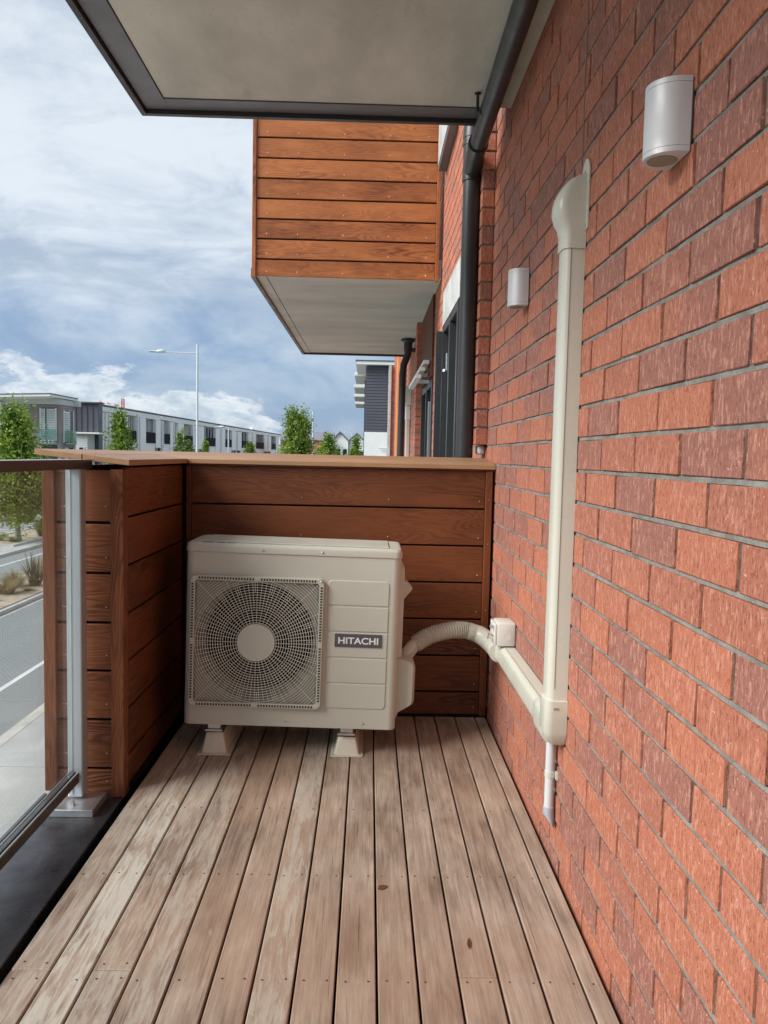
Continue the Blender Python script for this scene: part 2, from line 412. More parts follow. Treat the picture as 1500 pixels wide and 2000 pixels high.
M['houseboard_pale'] = plain('pale_weatherboard', (.50, .54, .53), .6, 0, .04, 1)
M['darkclad'] = plain('dark_standing_seam', (.095, .095, .115), .45, .3, .05, .5)
M['shutter'] = plain('pale_shutter', (.60, .66, .65), .5, 0, .04, 1)
M['jglass'] = glass_mat('juliet_glass', (.62, .80, .77), .12)
M['blackpanel'] = plain('black_balcony_panel', (.008, .009, .014), .7, spec=.15)
M['roofdark'] = plain('dark_metal_roof', (.11, .11, .13), .45, .3, .05, .4)
M['rooffin'] = plain('white_soffit', (.70, .71, .69), .5, 0, .03, 1)
M['tilegrey'] = plain('grey_roof', (.20, .21, .24), .6, 0, .06, .4)
M['orangewall'] = plain('terracotta_render', (.50, .20, .12), .8, 0, .06, .4)
M['crane'] = plain('crane_red', (.62, .13, .12), .6, 0, .05, .2)
M['leafdead'] = plain('dead_leaf', (.13, .055, .02), .7, 0, .2, 60)

G = -3.613
# ------------------------------------------------------------------ ground, roads
def sheet(name, x0, x1, y0, y1, z, mat, th=None, **k):
    bm = bmesh.new()
    if th: box(bm, x0, x1, y0, y1, z-th, z)
    else: bm.faces.new([bm.verts.new(v) for v in ((x0, y0, z), (x1, y0, z), (x1, y1, z), (x0, y1, z))])
    return mk(name, bm, mat, kind='structure', **k)
def sheetp(name, x0, x1, y0, y1, z, mat, th, parent, **k):
    bm = bmesh.new(); box(bm, x0, x1, y0, y1, z-th, z); return mk(name, bm, mat, parent, **k)
sheet('ground', -1500, 1500, -800, 2200, G-.16, M['groundm'])
road = sheet('road', -16.05, -6.03, -60, 420, G, M['asphalt'])
sheet('car_park', -60, -17.3, 20, 62, G+.01, M['asphalt_park'])
# painted lines
sheet('road_line', -7.30, -7.18, -60, 400, G+.004, M['line'])
sheet('road_line', -14.95, -14.83, -60, 400, G+.004, M['line'])
sheet('road_line', -10.40, -10.30, -60, 400, G+.004, M['kerb'])
for k in range(6):
    bm = bmesh.new(); a = .5; x = -22.6+k*.2; y = 42.0+k*.0
for k in range(5):
    sheet('parking_line', -23.5, -19.6, 40.0+k*2.6, 40.12+k*2.6, G+.014, M['line'])
sheet('parking_line', -19.55, -19.45, 38, 52, G+.015, M['line'])
# kerbs in cast lengths
ks = bpy.data.objects.new('kerb', None); C.objects.link(ks); ks['kind'] = 'structure'
for i in range(40):
    y0 = -20+i*2.4
    mk('kerb_stone', B(-6.03, -5.87, y0+.004, y0+2.396, G-.1, G+.03, bev=.01), M['kerb'], ks)
    mk('kerb_stone', B(-5.866, -5.70, y0+.004, y0+2.396, G-.1, G+.11, bev=.015), M['kerb'], ks)
fp = bpy.data.objects.new('footpath', None); C.objects.link(fp); fp['kind'] = 'structure'
for i in range(36):
    y0 = -20.10+i*2.4
    mk('paving_slab', B(-5.692, -3.42, y0+.008, y0+2.392, G-.1, G+.115), M['paving'], fp)
    mk('paving_slab', B(-3.41, -.9, y0+.008, y0+2.392, G-.1, G+.115), M['paving'], fp)
sheet('footpath_far', -17.3, -16.22, -40, 300, G+.10, M['paving'], .2)
sheet('kerb_far', -16.21, -16.05, -40, 300, G+.12, M['kerb'], .2)
med = sheet('median_strip', -12.60, -10.65, -30, 300, G+.13, M['sand'], .3)
sheet('median_kerb', -10.645, -10.50, -30, 300, G+.10, M['kerb'], .3)
sheet('median_kerb', -12.75, -12.605, -30, 300, G+.10, M['kerb'], .3)
# planting island with tree
pb = bpy.data.objects.new('planting_bed', None); C.objects.link(pb); pb['kind'] = 'structure'
mk('bed_soil', B(-19.4, -17.0, 36.8, 46, G-.1, G+.16), M['sand'], pb)
mk('bed_kerb', B(-19.55, -19.405, 36.6, 46.1, G-.1, G+.2), M['kerb'], pb)
mk('bed_kerb', B(-19.405, -16.85, 36.6, 36.79, G-.1, G+.2), M['kerb'], pb)
mk('bed_kerb', B(-16.995, -16.85, 36.79, 46.1, G-.1, G+.2), M['kerb'], pb)

# ------------------------------------------------------------------ plants
def blades(name, x, y, z, r, h, n, mat, label, cat, group, width=.012, droop=.6, seed=1, parent=None):
    rd = random.Random(seed); bm = bmesh.new()
    for i in range(n):
        a = rd.uniform(0, 2*PI); lean = rd.uniform(.05, 1)**.8; L = h*rd.uniform(.6, 1.15)
        d = Vector((math.cos(a), math.sin(a), 0)); s_ = Vector((-d.y, d.x, 0))*width*rd.uniform(.6, 1.3)
        p0 = Vector((x, y, z))+d*r*.25*rd.random(); prev = None
        for k in range(4):
            f = k/3.0
            p = p0+d*(r*lean*f**1.3)+Vector((0, 0, L*(f-droop*lean*f*f*.75)))
            w = s_*(1-f*.85)
            v = (bm.verts.new(p-w), bm.verts.new(p+w))
            if prev: bm.faces.new((prev[0], prev[1], v[1], v[0]))
            prev = v
    o = mk(name, bm, mat, loc=None); tag(o, label, cat, group); return o
tus = [(-11.9, 28.0, .80, .75, 0), (-11.55, 24.6, .75, .62, 0), (-11.2, 27.2, .8, .72, 0), (-11.9, 25.9, .8, .7, 0), (-12.1, 30.0, .9, .8, 0)]
tlab = ['tan grass tussock at the back of the sandy median, left of the flax', 'tan grass tussock at the near edge of the sandy median, lowest in view',
        'tan and green grass tussock right of the flax beside the timber corner', 'tan grass tussock behind the low one at the left picture edge', 'tan grass tussock farthest back on the median by the corner post']
for i, (x, y, r, h, _) in enumerate(tus):
    blades('grass_tussock', x, y, G+.12, r, h, 380, M['tussock'] if i != 2 else M['tussock'], tlab[i], 'grass tussock', 'tussocks on the median', .013, .8, 20+i)
blades('flax_bush', -11.35, 26.2, G+.12, .75, 1.25, 60, M['flax'], 'dark spiky flax with yellow-edged leaves among the median tussocks', 'flax', 'median planting', .032, .35, 5)
for i, (x, y, r, h) in enumerate(((-11.15, 25.2, .35, .2), (-11.4, 23.3, .3, .2))):
    blades('ground_cover_tuft', x, y, G+.12, r, h, 120, M['tussock'], ['small low straw-coloured tuft on bare median soil below the flax', 'tiny straw-coloured tuft near the median kerb at the left edge'][i], 'grass tuft', 'low tufts on the median', .012, .9, 40+i)
blades('grass_clump', -17.25, 40.9, G+.15, .95, 1.15, 420, M['greengrass'], 'round green grass clump in the planting bed right of the tree trunk', 'grass clump', 'bed planting', .02, .6, 80)
for i, (x, y) in enumerate(((-18.4, 38.6), (-17.6, 38.2), (-18.9, 40.0))):
    blades('ground_cover_tuft', x, y, G+.15, .5, .3, 140, M['greengrass'], ['low green tuft left of the tree trunk in the bed', 'low green tuft right of the tree trunk in the bed', 'low green tuft behind the trunk at the left of the bed'][i], 'grass tuft', 'bed planting', .02, .8, 90+i)
hl = ['green strappy bush at the left edge behind the tree trunk', 'green strappy bush behind the trunk, centre of the car park edge', 'big green strappy bush beside the outer timber post', 'green strappy bush at the far right of the car park edge']
for i, (x, y, r, h) in enumerate(((-24.9, 50.6, 1.5, 1.5), (-26.6, 51.5, 1.4, 1.3), (-22.4, 50.6, 1.6, 2.3), (-20.9, 51.5, 1.3, 2.0))):
    blades('strappy_bush', x, y, G, r, h, 480, M['greengrass'], hl[i], 'bush', 'bushes along the car park edge', .035, .5, 100+i)

def tree(x, y, base, top, cb, width, n, leaf, seed, label, group, trunk_r=.09, lobes=None, mat='leaf', trunkmat='bark'):
    width *= 1.32; n = int(n*1.35)
    rd = random.Random(seed)
    th = thing('street_tree', label, 'tree', (x, y, base), group=group)
    bm = bmesh.new(); H = top-base
    pts = [(x, y, base), (x+rd.uniform(-.05, .05), y, base+(cb-base)*.5), (x+.03, y, cb), (x, y, cb+(top-cb)*.5), (x, y, top-.25*(top-cb))]
    tube(bm, pts, [trunk_r*1.25, trunk_r, trunk_r*.85, trunk_r*.45, .015], 8)
    for k in range(12):
        a = rd.uniform(0, 2*PI); z0 = cb+(top-cb)*rd.uniform(-.05, .6); L = width*.42*rd.uniform(.5, 1)
        tube(bm, [(x, y, z0), (x+math.cos(a)*L*.5, y+math.sin(a)*L*.5, z0+L*.5), (x+math.cos(a)*L, y+math.sin(a)*L, z0+L*1.2)], [trunk_r*.35, trunk_r*.22, .008], 5)
    mk('trunk', bm, M[trunkmat], th, smooth=True)
    verts, faces = [], []
    lobes = lobes or [(0, 0, 1.0, 1.0), (rd.uniform(-.18, .18)*width, 0, .8, .8), (rd.uniform(-.2, .2)*width, 0, .85, .62), (rd.uniform(-.1, .1)*width, 0, .5, .97)]
    ncl = max(8, n//26)
    for c in range(ncl):
        lx, lz, ls, lh = lobes[c % len(lobes)]
        f = rd.random()**.85                                # 0 bottom .. 1 top
        prof = (math.sin(min(1, (f*1.08+.10))*PI)**.55)*(1-.55*f) if f < .93 else .14
        R_ = width*.5*ls*prof*1.12
        a = rd.uniform(0, 2*PI); rr = R_*math.sqrt(rd.random())*.98
        zc = cb+(top-cb)*(f*lh)+lz
        cx, cy = x+lx+math.cos(a)*rr, y+math.sin(a)*rr
        cs = width*.055*rd.uniform(.7, 1.5)+.05
        for l in range(26):
            px, py, pz = cx+rd.gauss(0, cs), cy+rd.gauss(0, cs), zc+rd.gauss(0, cs*1.25)
            u = Vector((rd.gauss(0, 1), rd.gauss(0, 1), rd.gauss(0, .6))).normalized(); v = u.cross(Vector((rd.gauss(0, 1), rd.gauss(0, 1), rd.gauss(0, 1)))).normalized()
            s_ = leaf*rd.uniform(.6, 1.3); b = len(verts); P0 = Vector((px, py, pz))
            verts += [P0-u*s_, P0+v*s_*.6, P0+u*s_, P0-v*s_*.6]; faces.append((b, b+1, b+2, b+3))
    me = bpy.data.meshes.new('crown'); me.from_pydata(verts, [], faces); me.materials.append(M[mat])
    mk('crown', me, None, th)
    return th
tree(-17.5, 38.6, G+.15, 2.85, -2.2, 3.3, 14000, .088, 1, 'leafy young tree left of the balcony, seen over and through the glass', 'street trees', .13)
tree(-19.5, 60, G, 3.95, -.8, 2.35, 4200, .12, 2, 'conical green tree in front of the first white terraced house', 'street trees', .12)
tree(-19.2, 80, G, 2.95, -.8, 1.75, 2200, .12, 3, 'small green tree just left of the near lamp pole', 'street trees', .1, lobes=[(-.35, 0, .6, 1), (.5, 0, .55, .75)])
tree(-18.1, 85, G, 2.35, -.8, 1.2, 1400, .12, 4, 'small tree top just right of the near lamp pole', 'street trees', .1)
tree(-15.6, 100, G, 2.75, -.8, 1.75, 1800, .14, 5, 'short pointed tree in front of the white terrace, alone between poles', 'street trees', .1)
tree(-7.2, 75, G, 5.35, -.6, 3.1, 7500, .12, 6, 'tallest green street tree with forked crown left of the second lamp pole', 'street trees', .14, lobes=[(-.45, 0, .42, 1.0), (.45, 0, .38, .97), (-.2, -.2, .95, .70), (1.05, 0, .36, .84), (.2, 0, .9, .6)])
tree(-5.85, 110, G, 4.1, -.8, 3.1, 3000, .17, 7, 'pointed street tree in front of the terracotta gable', 'street trees', .14)
tree(-2.3, 130, G, 3.75, -.8, 2.6, 2200, .2, 8, 'farthest street tree beside the white-based grey house', 'street trees', .14)
tree(-8.6, 140, G, 2.6, -.8, 3, 900, .2, 9, 'low distant tree between the tall tree and the second lamp pole', 'street trees', .12)

# ------------------------------------------------------------------ lamp poles
def lamp(x, y, top, armz, arm, r, label, head=1.0):
    th = thing('street_lamp', label, 'street lamp', (x, y, G), group='street lamps along the median')
    bm = bmesh.new(); tube(bm, [(x, y, G), (x, y, G+2.9*1.5), (x, y, G+4.4), (x, y, top)], [r*1.5, r*1.45, r, r*.8], 12)
    mk('pole', bm, M['pole'], th, smooth=True)
    mk('collar', (lambda b: (lathe(b, [(r*1.7, 0), (r*1.7, .12), (r*1.2, .2)], (x, y, G+4.2), 'z', 12), b)[1])(bmesh.new()), M['pole'], th, smooth=True)
    bm = bmesh.new(); tube(bm, [(x, y, armz), (x-arm*.6, y, armz+.02), (x-arm+1.0*head, y, armz+.05)], .035, 8); mk('arm', bm, M['pole'], th, smooth=True)
    bm = bmesh.new(); L = arm-1.0*head; hx = x-arm
    rings = []
    for f, w, h in ((0, .05, .03), (.06, .13, .04), (.5, .17, .06), (.55, .2, .14), (.8, .19, .17), (.95, .1, .12), (1.0, .05, .06)):
        cx = hx+f*1.15*head
        rings.append([(cx, y+w*math.cos(a), armz+.05+h*math.sin(a)*(1 if math.sin(a) > 0 else .6)) for a in [2*PI*k/12 for k in range(12)]])
    loft(bm, rings); fixn(bm); hd = mk('lamp_head', bm, M['pole'], th, smooth=True)
    mk('lens', B(hx+.08, hx+.6, y-.1, y+.1, armz+.0, armz+.02), M['ac_dark'], hd)
lamp(-11.6, 52, 8.33, 7.75, 3.25, .085, 'tall pale street lamp with long arm to the left, nearest of the lamps')
lamp(-9.35, 127, 8.3, 8.22, 2.7, .17, 'slim pale street lamp rising behind the tallest street tree')
lamp(-6.9+2.4, 190, 6.8, 6.7, 2.4, .16, 'distant pale street lamp in front of the grey gabled houses')
lamp(-16.8, 92, 4.2, 4.15, -2.0 if False else 1.6, .09, 'short thin white street lamp before the white terrace')

# ------------------------------------------------------------------ grey house on the left (faces are lapped boards)
def lap(bm, x0, x1, y, z0, z1, pitch, th=.03):
    z = z0
    while z < z1-1e-4:
        zt = min(z+pitch, z1)
        vs = [bm.verts.new(v) for v in ((x0, y-th, z), (x1, y-th, z), (x1, y, zt), (x0, y, zt), (x0, y, z), (x1, y, z))]
        bm.faces.new(vs[:4]); bm.faces.new((vs[4], vs[5], vs[1], vs[0])); z = zt
def lap_side(bm, x, y0, y1, z0, z1, pitch, th=.03):
    z = z0
    while z < z1-1e-4:
        zt = min(z+pitch, z1)
        vs = [bm.verts.new(v) for v in ((x+th, y0, z), (x+th, y1, z), (x, y1, zt), (x, y0, zt), (x, y0, z), (x, y1, z))]
        bm.faces.new(vs[:4]); bm.faces.new((vs[4], vs[5], vs[1], vs[0])); z = zt
HY = 62
gh = thing('weatherboard_house', 'grey weatherboard house with shuttered windows and oversailing white roof, far left', 'house', (-27, HY, G))
mk('core', B(-31.5, -24.70, HY+.05, HY+3.1, G, 4.70), M['houseboard'], gh)
bm = bmesh.new()
for a, b, c0, c1 in ((-29.2, -26.35, G, 4.68), (-26.35, -24.95, 4.46, 4.68), (-24.95, -24.66, G, 4.68), (-26.35, -24.95, 1.52, 1.72)):
    lap(bm, a, b, HY, c0, c1, .19)
mk('weatherboards', bm, M['houseboard'], gh, kind='stuff')
bm = bmesh.new()
lap_side(bm, -24.68, HY+.01, HY+.50, G, 4.68, .19); lap_side(bm, -24.68, HY+2.55, HY+3.1, G, 4.68, .19); lap_side(bm, -24.68, HY+.50, HY+2.55, 4.30, 4.68, .19)
mk('side_weatherboards', bm, M['houseboard'], gh, kind='stuff')
bm = bmesh.new(); lap(bm, -31.5, -29.26, HY-.3, G, 4.8, .19); mk('pale_weatherboards', bm, M['houseboard_pale'], gh, kind='stuff')
mk('corner_board', B(-29.26, -29.2, HY-.32, HY+.02, G, 4.8), M['white'], gh)
mk('gable_panel', B(-31.5, -24.62, HY-.08, HY+3.0, 4.705, 5.15), M['houseboard_pale'], gh)
bm = bmesh.new(); vs = [bm.verts.new(v) for v in ((-31.9, HY-2.4, 4.93), (-24.5, HY-2.4, 5.20), (-24.5, HY+3.2, 5.20), (-31.9, HY+3.2, 4.93), (-31.9, HY-2.4, 5.10), (-24.5, HY-2.4, 5.37), (-24.5, HY+3.2, 5.37), (-31.9, HY+3.2, 5.10))]
for f in ((0, 1, 2, 3), (4, 7, 6, 5), (0, 4, 5, 1), (1, 5, 6, 2), (2, 6, 7, 3), (0, 3, 7, 4)): bm.faces.new([vs[i] for i in f])
fixn(bm); mk('roof_fascia', bm, M['white'], gh)
bm = bmesh.new(); vs = [bm.verts.new(v) for v in ((-31.95, HY-2.45, 5.105), (-24.45, HY-2.45, 5.375), (-24.45, HY+3.2, 5.375), (-31.95, HY+3.2, 5.105), (-31.95, HY-2.45, 5.17), (-24.45, HY-2.45, 5.44), (-24.45, HY+3.2, 5.44), (-31.95, HY+3.2, 5.17))]
for f in ((0, 1, 2, 3), (4, 7, 6, 5), (0, 4, 5, 1), (1, 5, 6, 2), (2, 6, 7, 3), (0, 3, 7, 4)): bm.faces.new([vs[i] for i in f])
fixn(bm); mk('roof', bm, M['roofdark'], gh)
mk('gutter_box', B(-24.62, -24.2, HY+2.6, HY+3.15, 4.72, 5.18), M['houseboard_pale'], gh)
def shutterwin(x0, x1, y, z0, z1, parent, split, glassrail=True, n=14):
    w = mk('window', B(x0, x1, y-.02, y+.06, z0, z1), M['winglass'], parent)
    bm = bmesh.new()
    for a, b in ((x0-.06, x0+.03), (x1-.04, x1+.05)): box(bm, a, b, y-.10, y-.021, z0, z1+.06)
    mk('frame', bm, M['white'], w)
    for a, b in split:
        bm = bmesh.new(); ph = (z1-z0)/n
        for k in range(n):
            z = z0+k*ph
            vs = [bm.verts.new(v) for v in ((a, y-.16, z), (b, y-.16, z), (b, y-.09, z+ph*.92), (a, y-.09, z+ph*.92))]; bm.faces.new(vs)
        box(bm, a-.04, a, y-.17, y-.1, z0, z1); box(bm, b, b+.04, y-.17, y-.1, z0, z1)
        mk('shutter', bm, M['shutter'], w)
    if glassrail:
        mk('balustrade_pane', B(x0-.12, x1+.12, y-.32, y-.30, z0-.25, z0+.95), M['jglass'], parent)
        for k in range(4):
            fx = x0+(x1-x0)*(k+.5)/4
            for dz in (-.14, .02):
                bm = bmesh.new(); lathe(bm, [(.035, 0), (.035, -.03)], (fx, y-.325, z0+dz), 'y', 8); mk('fixing', bm, M['white'], parent)
shutterwin(-26.22, -25.0, HY-.03, 1.80, 4.36, gh, ((-25.65, -25.1), (-26.15, -25.85)))
w = mk('window', B(-24.69, -24.64, HY+.55, HY+2.5, 1.75, 4.25), M['winglass'], gh)
bm = bmesh.new()
for y_ in (.50, 1.62, 2.46): box(bm, -24.66, -24.58, HY+y_, HY+y_+.1, 1.7, 4.3)
mk('frame', bm, M['white'], w)
bm = bmesh.new()
for q in range(14):
    z = 1.78+q*.175; vs = [bm.verts.new(v) for v in ((-24.55, HY+.62, z), (-24.55, HY+1.6, z), (-24.62, HY+1.6, z+.16), (-24.62, HY+.62, z+.16))]; bm.faces.new(vs)
mk('shutter', bm, M['shutter'], w)
mk('balustrade_pane', B(-24.40, -24.38, HY+.45, HY+2.65, 1.55, 2.7), M['jglass'], gh)
for q in range(5): mk('fixing', B(-24.5, -24.37, HY+.6+q*.45, HY+.68+q*.45, 1.60, 1.68), M['white'], gh)
w = mk('window', B(-26.2, -24.95, HY-.06, HY+.02, G+2.6, 1.45), M['winglass'], gh); mk('frame', B(-26.28, -26.2, HY-.1, HY-.01, G, 1.5), M['white'], w)
mk('window', B(-24.66, -24.63, HY+1.5, HY+2.4, -1, 1.3), M['winglass'], gh)
bm = bmesh.new(); lap_side(bm, -24.62, HY+.6, HY+1.45, -1, 1.3, .15); mk('shutter', bm, M['shutter'], gh)

# dark standing-seam block with pale lean-to
dk = thing('metal_clad_house', 'dark house end clad in standing-seam metal with pale boarded lean-to', 'house', (-27, 75, G))
mk('core', B(-30, -26.2, 75, 76.1, G, 5.62), M['darkclad'], dk)
for k in range(7):
    x0 = -30+k*.545
    mk('metal_panel', B(x0+.02, x0+.525, 74.93, 74.995, 2.6, 5.48), M['darkclad'], dk)
    bm = B(x0-.012, x0+.012, 74.86, 74.93, 2.6, 5.5); mk('seam', bm, M['roofdark'], dk)
mk('roof', B(-30.3, -26.0, 74.6, 76.1, 5.63, 5.75), M['roofdark'], dk)
mk('canopy', B(-28.0, -25.3, 72.6, 74.85, 2.66, 2.80), M['white'], dk)
mk('lean_to', B(-28.2, -26.55, 73.0, 74.9, G, 2.64), M['houseboard_pale'], dk)
bm = bmesh.new(); lap(bm, -27.35, -26.55, 72.99, G, 2.64, .2); mk('weatherboards', bm, M['houseboard_pale'], dk, kind='stuff')
w = mk('window', B(-27.3, -26.85, 72.9, 72.97, .75, 1.35), M['winglass'], dk)
bm = bmesh.new()
for a in (-27.36, -26.9): box(bm, a, a+.07, 72.86, 72.9, .7, 1.4)
box(bm, -27.36, -26.83, 72.86, 72.9, .64, .7); mk('frame', bm, M['white'], w)

# ------------------------------------------------------------------ white terraced houses, row running away
RD = Vector((.0575, 1, 0)).normalized(); RN = Vector((RD.y, -RD.x, 0)); RO = Vector((-27.6, 80, 0))
RANG = math.atan2(RD.y, RD.x)
def sY(Y): return (Y-80)/RD.y
def tb(bm, s0, s1, n0, n1, z0, z1):
    """box in row frame: s along row, n outward toward the road"""
    vs = []
    for s_ in (s0, s1):
        for n_ in (n0, n1):
            for z in (z0, z1): vs.append(bm.verts.new(RO+RD*s_+RN*n_+Vector((0, 0, z))))
    for f in ((0, 1, 3, 2), (4, 6, 7, 5), (0, 4, 5, 1), (2, 3, 7, 6), (0, 2, 6, 4), (1, 5, 7, 3)): bm.faces.new([vs[i] for i in f])
    return bm
def TB(*a): return tb(bmesh.new(), *a)
units = [(76.3, 89.4, [(86.2, 89.0)]), (89.6, 97.7, [(91.9, 95.4)]), (98.0, 102.8, [(98.5, 101.0)]), (103.1, 112.8, [(107.0, 111.3)]),
         (113.1, 127.2, [(117.2, 124.0)]), (127.5, 138.8, [(130.2, 135.0)]), (139.2, 152.0, [(142.5, 148.3)]), (152.4, 168, [(155.4, 164.0)]), (168.4, 186.5, [(172.0, 178.0)])]
ul = ['first white terraced house with slatted corner behind the conical tree', 'second white terraced house with a wide black balcony panel', 'narrow third white terraced house with a small black panel',
      'fourth white terraced house behind the small tree', 'fifth white terraced house right of the near lamp pole', 'sixth white terraced house behind the thin white pole',
      'seventh white terraced house behind the short pointed tree', 'eighth white terraced house with black panel left of the tall tree', 'last white terraced house partly behind the tallest tree']
for ui, (a, b, wins) in enumerate(units):
    s0, s1 = sY(a), sY(b); th = thing('terraced_house', ul[ui], 'house', tuple(RO+RD*s0+Vector((0, 0, G))), group='white terraced houses across the road')
    def P(name, *q, mat='whitefade', par=None): return mk(name, TB(*q), M[mat], par or th)
    P('wall', s0, s1, -8, -.6, G, 5.3)
    P('parapet', s0, s1-.02*(s1-s0), -.595, .25, 5.12 if ui % 2 == 0 else 5.04, 5.6, mat='white')
    P('roof', s0, s1, -8, .05, 5.605, 5.86, mat='roofdark')
    bm = bmesh.new(); n = int((s1-s0)/.55)
    for k in range(n):
        q = s0+(s1-s0)*(k+.5)/n; tb(bm, q-.06, q+.06, .055, .12, 5.62, 5.84)
    mk('roof_rib', bm, M['tilegrey'], th, kind='stuff')
    P('upper_deck', s0, s1, -.595, .3, 1.95, 2.1)
    for wa, wb in wins:
        wa, wb = sY(wa), sY(wb); wd = wb-wa
        wn_ = P('window', wa, wb, -.59, -.52, 2.1, 4.95, mat='winglass')
        bm = bmesh.new(); nn = 7 if ui % 2 else 4
        for k in range(nn):
            q = wa+wd*(k+.5)/nn; tb(bm, q-.05, q+.05, -.2, -.1, 3.4, 5.04)
        mk('louvre', bm, M['white'], wn_, kind='stuff')
        tb_ = P('balcony_panel', wa, wb, .30, .37, 2.15, 3.42, mat='blackpanel')
        P('spandrel', wa, wb, .02, .28, -.3, 2.1)
        # pale cladding panels either side
        P('cladding_panel', wb+.02, min(wb+.55*wd+.5, s1-.5), .0, .40, 1.6 if ui % 2 else .5, 5.0)
        P('cladding_panel', max(wa-.5*wd-.4, s0+.4), wa-.02, .0, .40, .5 if ui % 2 else 1.6, 5.0)
    P('window', s0+.5, s0+1.6, -.59, -.54, G, -.1, mat='winglass'); P('window', s1-2.4, s1-1.0, -.59, -.54, G, .9, mat='winglass')
    bm = bmesh.new(); tb(bm, s1-.36, s1-.14, .0, .2, G, 5.0); mk('downpipe', bm, M['pipe'], th)
    P('party_wall', s0, s0+.25, -.59, .28, G, 5.0)
# slatted corner screen of the first house
fh = bpy.data.objects['terraced_house']
for k in range(5):
    q = sY(78.9)+k*.95
    mk('corner_slat', TB(q, q+.42, .30, .48, G, 5.0), M['white'], fh)
# small white dish on the roof
bm = bmesh.new(); lathe(bm, [(.05, 0), (.45, .12), (.5, .16)], tuple(RO+RD*sY(158)+RN*(-1)+Vector((0, 0, 6.0))), 'y', 10)
tube(bm, [tuple(RO+RD*sY(158)+RN*(-1)+Vector((0, .1, 5.4))), tuple(RO+RD*sY(158)+RN*(-1)+Vector((0, .1, 6)))], .05, 6)
tag(mk('satellite_dish', bm, M['white']), 'small white dish on the terrace roof left of the tallest tree', 'satellite dish')
# distant crane above roofs
cr_ = thing('tower_crane', 'faint red and white crane jib above the terrace roof', 'crane', (-96, 300, G))
bm = bmesh.new()
for k in range(4): tube(bm, [(-96+(k % 2)*.8, 300+(k//2)*.8, G), (-96+(k % 2)*.8, 300+(k//2)*.8, 21)], .14, 5)
for k in range(12): tube(bm, [(-96, 300, 10+k), (-95.2, 300, 11+k)], .08, 4)
mk('mast', bm, M['crane'], cr_)
for k in range(6):
    bm = bmesh.new(); tube(bm, [(-104.5+k*1.45, 300, 19.6-k*.25), (-103.1+k*1.45, 300, 19.35-k*.25)], .16, 4); tube(bm, [(-104.5+k*1.45, 300, 20.2-k*.25), (-103.1+k*1.45, 300, 19.35-k*.25)], .08, 4)
    mk('jib_section', bm, M['crane'] if k % 2 == 0 else M['white'], cr_)

# gabled houses at the end of the street
def gable(x0, x1, y, zb, zt, wallmat, label, side=0):
    th = thing('gabled_house', label, 'house', ((x0+x1)/2, y, G), group='gabled houses at the end of the street')
    xm = (x0+x1)/2
    bm = bmesh.new()
    f = [bm.verts.new(v) for v in ((x0, y, G), (x1, y, G), (x1, y, zb), (xm, y, zt), (x0, y, zb))]
    g = [bm.verts.new(v) for v in ((x0, y+14, G), (x1, y+14, G), (x1, y+14, zb), (xm, y+14, zt), (x0, y+14, zb))]
    bm.faces.new(f); bm.faces.new(g[::-1])
    for i in range(5): bm.faces.new((f[i], g[i], g[(i+1) % 5], f[(i+1) % 5])); 
    fixn(bm); mk('wall', bm, M[wallmat], th)
    for s_ in (0, 1):
        bm = bmesh.new(); xa, xb = (x0-.4, xm) if s_ == 0 else (x1+.4, xm)
        vs = [bm.verts.new(v) for v in ((xa, y-.4, zb-.25), (xb, y-.4, zt+.12), (xb, y+14, zt+.12), (xa, y+14, zb-.25), (xa, y-.4, zb-.0), (xb, y-.4, zt+.37), (xb, y+14, zt+.37), (xa, y+14, zb-.0))]
        for q in ((0, 1, 5, 4), (4, 5, 6, 7), (0, 4, 7, 3), (2, 3, 7, 6), (0, 3, 2, 1)): bm.faces.new([vs[i] for i in q])
        fixn(bm); mk('roof', bm, M['tilegrey'], th)
    for k in range(2):
        xw = x0+(x1-x0)*(.28+.4*k)
        w = mk('window', B(xw, xw+.8, y-.06, y+.02, .3, 2.4), M['winglass'], th); mk('frame', B(xw-.1, xw, y-.1, y-.061, .2, 2.5), M['white'], w)
    mk('juliet_balcony', B(x0+(x1-x0)*.66, x0+(x1-x0)*.86, y-.4, y-.1, .0, 1.0), M['blackpanel'], th)
def hiproof(x0, x1, y, zb, zt, label):
    th = thing('ridge_roof_house', label, 'house', ((x0+x1)/2, y, G))
    mk('wall', B(x0, x1, y, y+10, G, zb), M['orangewall'], th)
    bm = bmesh.new(); vs = [bm.verts.new(v) for v in ((x0-.4, y-.5, zb), (x1+.3, y-.5, zb), (x1+.3, y+5, zt), (x0-.4, y+5, zt), (x0-.4, y+10.5, zb), (x1+.3, y+10.5, zb))]
    for f in ((0, 1, 2, 3), (3, 2, 5, 4), (0, 3, 4), (1, 5, 2), (0, 4, 5, 1)): bm.faces.new([vs[i] for i in f])
    fixn(bm); mk('roof', bm, M['tilegrey'], th)
    for k in range(3): mk('window', B(x0+1+k*1.5, x0+1.7+k*1.5, y-.06, y+.02, 2.2, 3.4), M['winglass'], th)
hiproof(-18, -7.75, 158, 4.1, 5.95, 'terracotta-walled house under a long grey roof behind the second lamp pole')
gable(-7.7, -4.4, 158, 3.95, 5.7, 'whitefade', 'pale grey gabled house right of the terracotta wall')
gable(-4.3, -1.0, 160, 3.95, 5.55, 'whitefade', 'pale grey gabled house beside the grey three-storey block')
mk('side_wall_orange', B(-7.9, -7.76, 156.5, 157.9, G, 4.6), M['orangewall'], bpy.data.objects['ridge_roof_house'])

